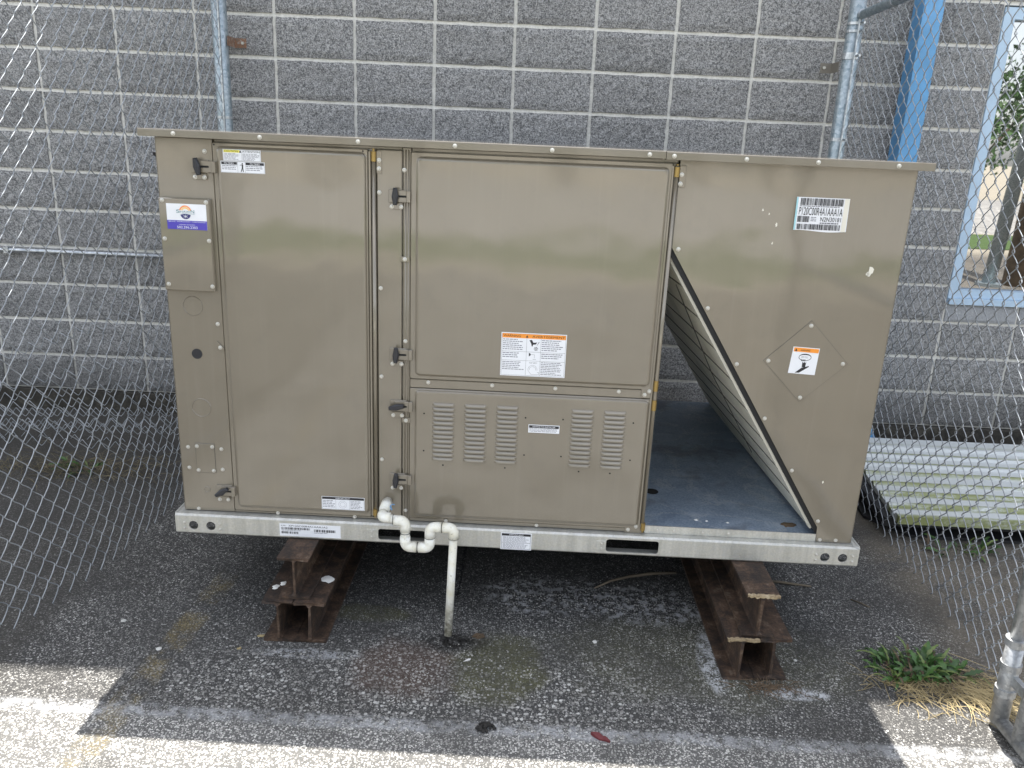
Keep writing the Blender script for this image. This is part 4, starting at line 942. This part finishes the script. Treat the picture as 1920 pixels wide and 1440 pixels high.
obj('glue_tab', MB().tube([(.722, -.03, .452), (.730, -.034, .460), (.736, -.032, .458)], .0016, 6).tube([(.722, -.03, .450), (.728, -.036, .440)], .0022, 6), 'glue_blue', dp)

# ------------------------------------------------------------------ white ribbed sheet on the right, black plinth partly standing in for shadow
t = MB(); prof = []
def zy(y): return .155-.0*(y)
ys = []; yv = .80
seq = [(.80,0),(.80,.035),(.845,.035),(.855,.022),(.93,.022),(.94,.034),(.955,.034),(.965,.022),(1.06,.022),(1.07,.034),(1.085,.034),(1.095,.022),(1.17,.022),(1.18,.034),(1.195,.034),(1.205,.022),(1.30,.022),(1.31,.034),(1.325,.034),(1.335,.022),(1.41,.022),(1.42,.034),(1.435,.034),(1.445,.022),(1.54,.022),(1.55,.034),(1.565,.034),(1.575,.022),(1.66,.022),(1.67,.036),(1.80,.036),(1.80,0)]
ls = [[(x+(.11*(y-.8) if k == 0 else 0), y, .085+z) for y, z in seq] for k, x in enumerate((2.775, 4.9))]
n = len(seq); mb = MB(); mb.v += ls[0]+ls[1]
for k in range(n-1): mb.f.append((k, n+k, n+k+1, k+1))
mb.f.append(tuple(range(n))[::-1]); mb.f.append(tuple(n+k for k in range(n)))
tag(obj('ribbed_metal_sheet', mb, 'white_sheet'), 'white ribbed metal sheet with green algae lying low along the wall', 'metal sheet')
t = thing('black_plinth', 'black platform underneath the white ribbed sheet, partly standing in for its shadow', 'platform', (3.6, 1.3, 0))
obj('deck', MB().loops([[(2.745,.86,z),(4.9,.86,z),(4.9,1.78,z),(2.80,1.78,z)] for z in (.045,.0845)], True, True), 'rubber_and_shade', t)
obj('mat', MB().loops([[(2.725,1.02,z),(2.86,.84,z),(4.9,.80,z),(4.9,1.75,z),(2.80,1.75,z)] for z in (.004,.016)], True, True), 'rubber_and_shade', t)  # black mat, run along the front in place of shadow under the sheet
for x in (2.95, 3.7, 4.5):
    obj('bearer', MB().box(x, x+.09, .92, 1.74, .0165, .0448), 'rubber_and_shade', t)

# ------------------------------------------------------------------ plants and litter
def leaf_mesh(seed, L=.09, wd=.018, mat='leaf_green', lobes=True):
    q = random.Random(seed); mb = MB(); n = 9
    for k in range(n+1):
        u = k/n; wv_ = wd*math.sin(math.pi*min(1, u*.92+.06))**.7*(.55 if lobes and k % 2 else 1.)*q.uniform(.85, 1.1)
        x = L*u; z = .45*L*math.sin(u*1.9)*.9-L*.10*u*u*2
        mb.v += [(x, -wv_, z+wv_*.25), (x, 0, z), (x, wv_, z+wv_*.25)]
    for k in range(n):
        for j in (0, 1): mb.f.append((3*k+j, 3*k+3+j, 3*k+4+j, 3*k+1+j))
    return mb.mesh('leaf', mat, True)
lv = [leaf_mesh(k, .060+.010*(k % 4), .007+.0025*(k % 3), ('leaf_green', 'leaf_dark', 'leaf_green', 'leaf_pale', 'leaf_green', 'leaf_dark', 'dead_leaf')[k]) for k in range(7)]
q = random.Random(21)
def weed(name, label_, cx, cy, n, sx_, sy_, lab='plant', smin=.5, smax=1.1, grp=None):
    t = thing(name, label_, lab, (cx, cy, 0), grp)
    for k in range(n):
        a = q.uniform(0, 6.283); r_ = q.uniform(0, 1)**.6
        o = obj('leaf', lv[q.randrange(7)], None, t, (math.cos(a)*r_*sx_, math.sin(a)*r_*sy_, q.uniform(.0, .006)))
        s = q.uniform(smin, smax); o.scale = (s, s, s); o.rotation_euler = (q.uniform(-.5, .5), q.uniform(-.55, .25), q.uniform(0, 6.283) if q.random() < .4 else a+q.uniform(-.8, .8))
    return t
weed('weed', 'low green dandelion weed spreading on the asphalt beside the gate post', 2.455, -.125, 230, .150, .068, 'plant', .3, 1.05)
weed('weed', 'small dark weed tuft at the shaded edge of the ribbed sheet', 3.02, .73, 36, .16, .05)
weed('weed', 'single flat weed leaf cluster in front of the dandelion', 2.345, -.205, 7, .02, .015)
weed('weed', 'sparse weed growing behind the fence below the conduit', -.98, 1.13, 26, .10, .06)
def strands(cx, cy, n, sx_, sy_, L, seed, ang=None, hgt=.02):
    q = random.Random(seed); mb = MB()
    for k in range(n):
        x = cx+q.gauss(0, sx_); y = cy+q.gauss(0, sy_); a = q.uniform(0, 6.283) if ang is None else ang+q.gauss(0, .5); l = L*q.uniform(.4, 1.2)
        c1_ = q.uniform(-.4, .4); h = q.uniform(.3, 1)*hgt
        p = [(x+math.cos(a+c1_*u)*l*u, y+math.sin(a+c1_*u)*l*u, .0025+h*math.sin(u*2.6)) for u in (0, .35, .7, 1)]
        mb.tube(p, [.0011, .0012, .001, .0004], 3, False)
    return mb
kind(tag(obj('dry_grass', strands(2.47, -.215, 260, .09, .045, .09, 5, None, .012), 'dry_grass'), 'straw coloured dry grass matted at the foot of the weed', 'dry grass'), 'stuff')
kind(tag(obj('dry_grass', strands(2.60, -.20, 160, .05, .06, .16, 6, R(-60)), 'dry_grass'), 'dry grass stems trapped under the fence by the gate post', 'dry grass'), 'stuff')
kind(tag(obj('dead_grass', strands(-.95, 1.12, 260, .22, .07, .14, 8, None, .05), 'dull_grass'), 'dead grass and stems tangled behind the fence below the conduit', 'dry grass'), 'stuff')
kind(tag(obj('dry_grass', strands(1.95, -.25, 90, .05, .02, .05, 9, None, .01), 'dead_leaf'), 'brown plant debris caught at the end of the beam below the coil end', 'dry grass'), 'stuff')
# loose grit
q = random.Random(17); mb = MB()
def grit(x, y, s):
    a = q.uniform(0, 6.28); e = [(math.cos(a+k*1.5708)*s*q.uniform(.7, 1.3), math.sin(a+k*1.5708)*s*q.uniform(.7, 1.3)) for k in range(4)]
    h = s*q.uniform(.5, 1.)
    mb.add([(x+p, y+r_, .0) for p, r_ in e]+[(x+q.uniform(-.3, .3)*s, y+q.uniform(-.3, .3)*s, h)], [(0,1,4),(1,2,4),(2,3,4),(3,0,4)])
for k in range(3200):
    z = q.random()
    if z < .45: x, y, s = q.gauss(.85, .45), q.gauss(-.33, .12), q.uniform(.0018, .0045)
    elif z < .7: x, y, s = q.uniform(1.1, 1.85), q.gauss(.2, .09), q.uniform(.0015, .004)
    else: x, y, s = q.uniform(-.5, 2.7), q.uniform(-.9, .3), q.uniform(.0012, .003)
    grit(x, y, s)
kind(tag(obj('loose_grit', mb, 'grit'), 'pale loose grit scattered over the asphalt', 'grit'), 'stuff')
def stone(label_, x, y, s, mat='pale_stone', seed=0, flat=.6, name='stone', cat='stone'):
    q = random.Random(seed); mb = MB(); n = 8; ls = []
    for k, (rr, zz) in enumerate(((.7, 0), (1, .25), (.95, .6), (.5, .95))):
        ls.append([(x+s*rr*math.cos(2*math.pi*i/n)*q.uniform(.85, 1.15), y+s*rr*math.sin(2*math.pi*i/n)*q.uniform(.85, 1.15), s*flat*zz*1.6) for i in range(n)])
    tag(obj(name, mb.loops(ls, True, True), mat, smooth=False), label_, cat)
stone('round white pebble lying on bare asphalt between the two beam stacks', 1.414, -.057, .0085, seed=1)
stone('small white pebble beside the beam stack below the coil end', 2.07, -.10, .006, seed=2)
stone('white oval pebble near the yellow paint line', .012, -.215, .009, seed=3, flat=.35)
stone('white chip lying on open asphalt in front of the fence panel', -.17, -.075, .009, seed=4, flat=.3)
def scrap(name, label_, cat, x, y, s, mat, seed, h=.012, asp=.6, rot=0):
    q = random.Random(seed); mb = MB(); n = 11; ca, sa_ = math.cos(rot), math.sin(rot)
    def pt(a, rr, z): dx, dy = s*rr*math.cos(a), s*rr*asp*math.sin(a); return (x+dx*ca-dy*sa_, y+dx*sa_+dy*ca, z)
    rr = [q.uniform(.55, 1.15) for _ in range(n)]
    mb.loops([[pt(2*math.pi*i/n, rr[i], .001) for i in range(n)], [pt(2*math.pi*i/n, rr[i]*.98, .0025+h*q.uniform(0, 1)) for i in range(n)], [pt(2*math.pi*i/n, rr[i]*.45, .003+h*q.uniform(.2, .8)) for i in range(n)]], True, True)
    tag(obj(name, mb, mat), label_, cat)
q = random.Random(31); mb = MB()
for k in range(46):
    a, rr = q.uniform(0, 6.28), .026*q.random()**.6; x, y = 1.072+rr*math.cos(a), -.496+.75*rr*math.sin(a); sz = q.uniform(.003, .007); zc = max(sz*.5, .016*(1-rr/.028)*q.random()+.003); n = 6
    mb.loops([[(x+sz*f_*math.cos(2*math.pi*i/n+k)*q.uniform(.7, 1.2), y+sz*f_*math.sin(2*math.pi*i/n+k)*q.uniform(.7, 1.2), max(.0, zc+sz*h_)) for i in range(n)] for f_, h_ in ((.5, -.9), (1, -.1), (.55, .75))], True, True)
kind(tag(obj('dirt_clump', mb, 'clod'), 'black crumbly clump of dirt sitting on the pale seam', 'dirt clump'), 'stuff')
scrap('dead_leaf', 'dark red crumpled leaf lying across the pale seam', 'leaf', 1.404, -.512, .034, 'red_leaf', 4, .010, .35, -.5)
scrap('dead_leaf', 'brown curled dead leaf next to the foot of the drain pipe', 'leaf', 1.024, -.06, .022, 'dead_leaf', 5, .012, .5, .3)
scrap('dead_leaf', 'tan leaf fragment just in front of the outer beam', 'leaf', .31, -.12, .015, 'dry_grass', 6, .004, .4, .1)
scrap('dead_leaf', 'small tan leaf between the yellow paint and the beams', 'leaf', .262, -.193, .010, 'dry_grass', 7, .004, .6, .4)
scrap('paper_scrap', 'small bluish white scrap on the mossy patch by the drain', 'scrap', .997, -.190, .014, 'paper', 8, .003, .3, .5)
def stick(label_, pts, r_, name='stick'): tag(obj(name, MB().tube(pts, r_, 7), 'twig', smooth=True), label_, 'stick')
stick('long curved bare stick lying in the shade under the unit', [(1.437,.281,.006),(1.50,.335,.008),(1.577,.372,.010),(1.67,.405,.009),(1.765,.423,.007)], [.003,.005,.006,.006,.005])
stick('short straight pale stick lying beside the outer beam', [(2.06,.405,.006),(2.16,.392,.008),(2.275,.374,.006)], [.004,.0055,.004])
stick('thin dark twig on the asphalt near the rail corner', [(2.40,.30,.003),(2.43,.275,.004),(2.452,.25,.003)], .0025, 'twig')

# ------------------------------------------------------------------ beyond the lot (seen mirrored in window and paint)
def tree_mesh(seed, h, rx):
    q = random.Random(seed); mb = MB()
    cl = [(q.gauss(0, rx*.42), q.gauss(0, rx*.42), h*q.uniform(.25, .95), q.uniform(.3, .55)*rx) for _ in range(26)]
    for k in range(2600):
        cx, cy, cz, cr = cl[q.randrange(26)]; v = Vector((q.gauss(0, 1), q.gauss(0, 1), q.gauss(0, 1))).normalized()*cr*q.uniform(.6, 1.05)
        p = Vector((cx, cy, cz))+v; a = Vector((q.gauss(0, 1), q.gauss(0, 1), q.gauss(0, 1))).normalized(); c2 = a.cross(v.normalized()+Vector((.01, .02, .03))).normalized(); s = q.uniform(.06, .13)
        mb.add([p-a*s, p+c2*s*.6, p+a*s, p-c2*s*.6], [(0,1,2,3)])
    return mb.mesh('crown', 'tree_leaf')
crowns = [tree_mesh(k, 4.6+.5*k, 2.2+.2*k) for k in range(3)]
trunk = MB().tube([(0,0,0),(.05,0,1.2),(-.05,.05,2.6),(0,0,3.6)], [.2,.15,.1,.04], 9).tube([(0,0,1.4),(.5,.2,2.4),(.9,.3,3.)], [.08,.06,.03], 7).tube([(0,0,1.8),(-.5,-.2,2.7),(-.8,0,3.3)], [.07,.05,.03], 7).mesh('trunk', 'bark', True)
q = random.Random(2)
for k in range(20):
    x = -26+k*3.5+q.uniform(-.8, .8)
    t = thing('tree', 'leafy green tree in the row beyond the stone bank', 'tree', (x, -22+q.uniform(-1.5, 1.5), 0), 'trees beyond the stone bank')
    c_o = obj('crown', crowns[k % 3], None, t, (0,0,0)); c_o.rotation_euler = (0, 0, q.uniform(0, 6)); obj('trunk', trunk, None, t, (0,0,0))
t = thing('utility_pole', 'weathered wooden utility pole standing on the gravel, mirrored in the window', 'pole', (7.85, -4.2, 0))
obj('shaft', MB().tube([(7.85,-4.2,0),(7.93,-4.22,4),(8.01,-4.25,8.5)], [.14,.125,.10], 14), 'pole_wood', t, smooth=True)
obj('crossarm', MB().box(7.05, 8.95, -4.33, -4.22, 7.6, 7.72), 'pole_wood', t)
t = thing('brace_pole', 'slanting grey steel brace pole beside the wooden utility pole', 'pole', (7.45, -4.1, 0))
obj('shaft', MB().tube([(7.45,-4.1,0),(7.85,-4.13,7.0)], .085, 14), 'galv_post', t, smooth=True)
obj('foot_plate', MB().tube([(7.45,-4.1,0),(7.45,-4.1,.04)], .16, 12), 'galv_post', t)
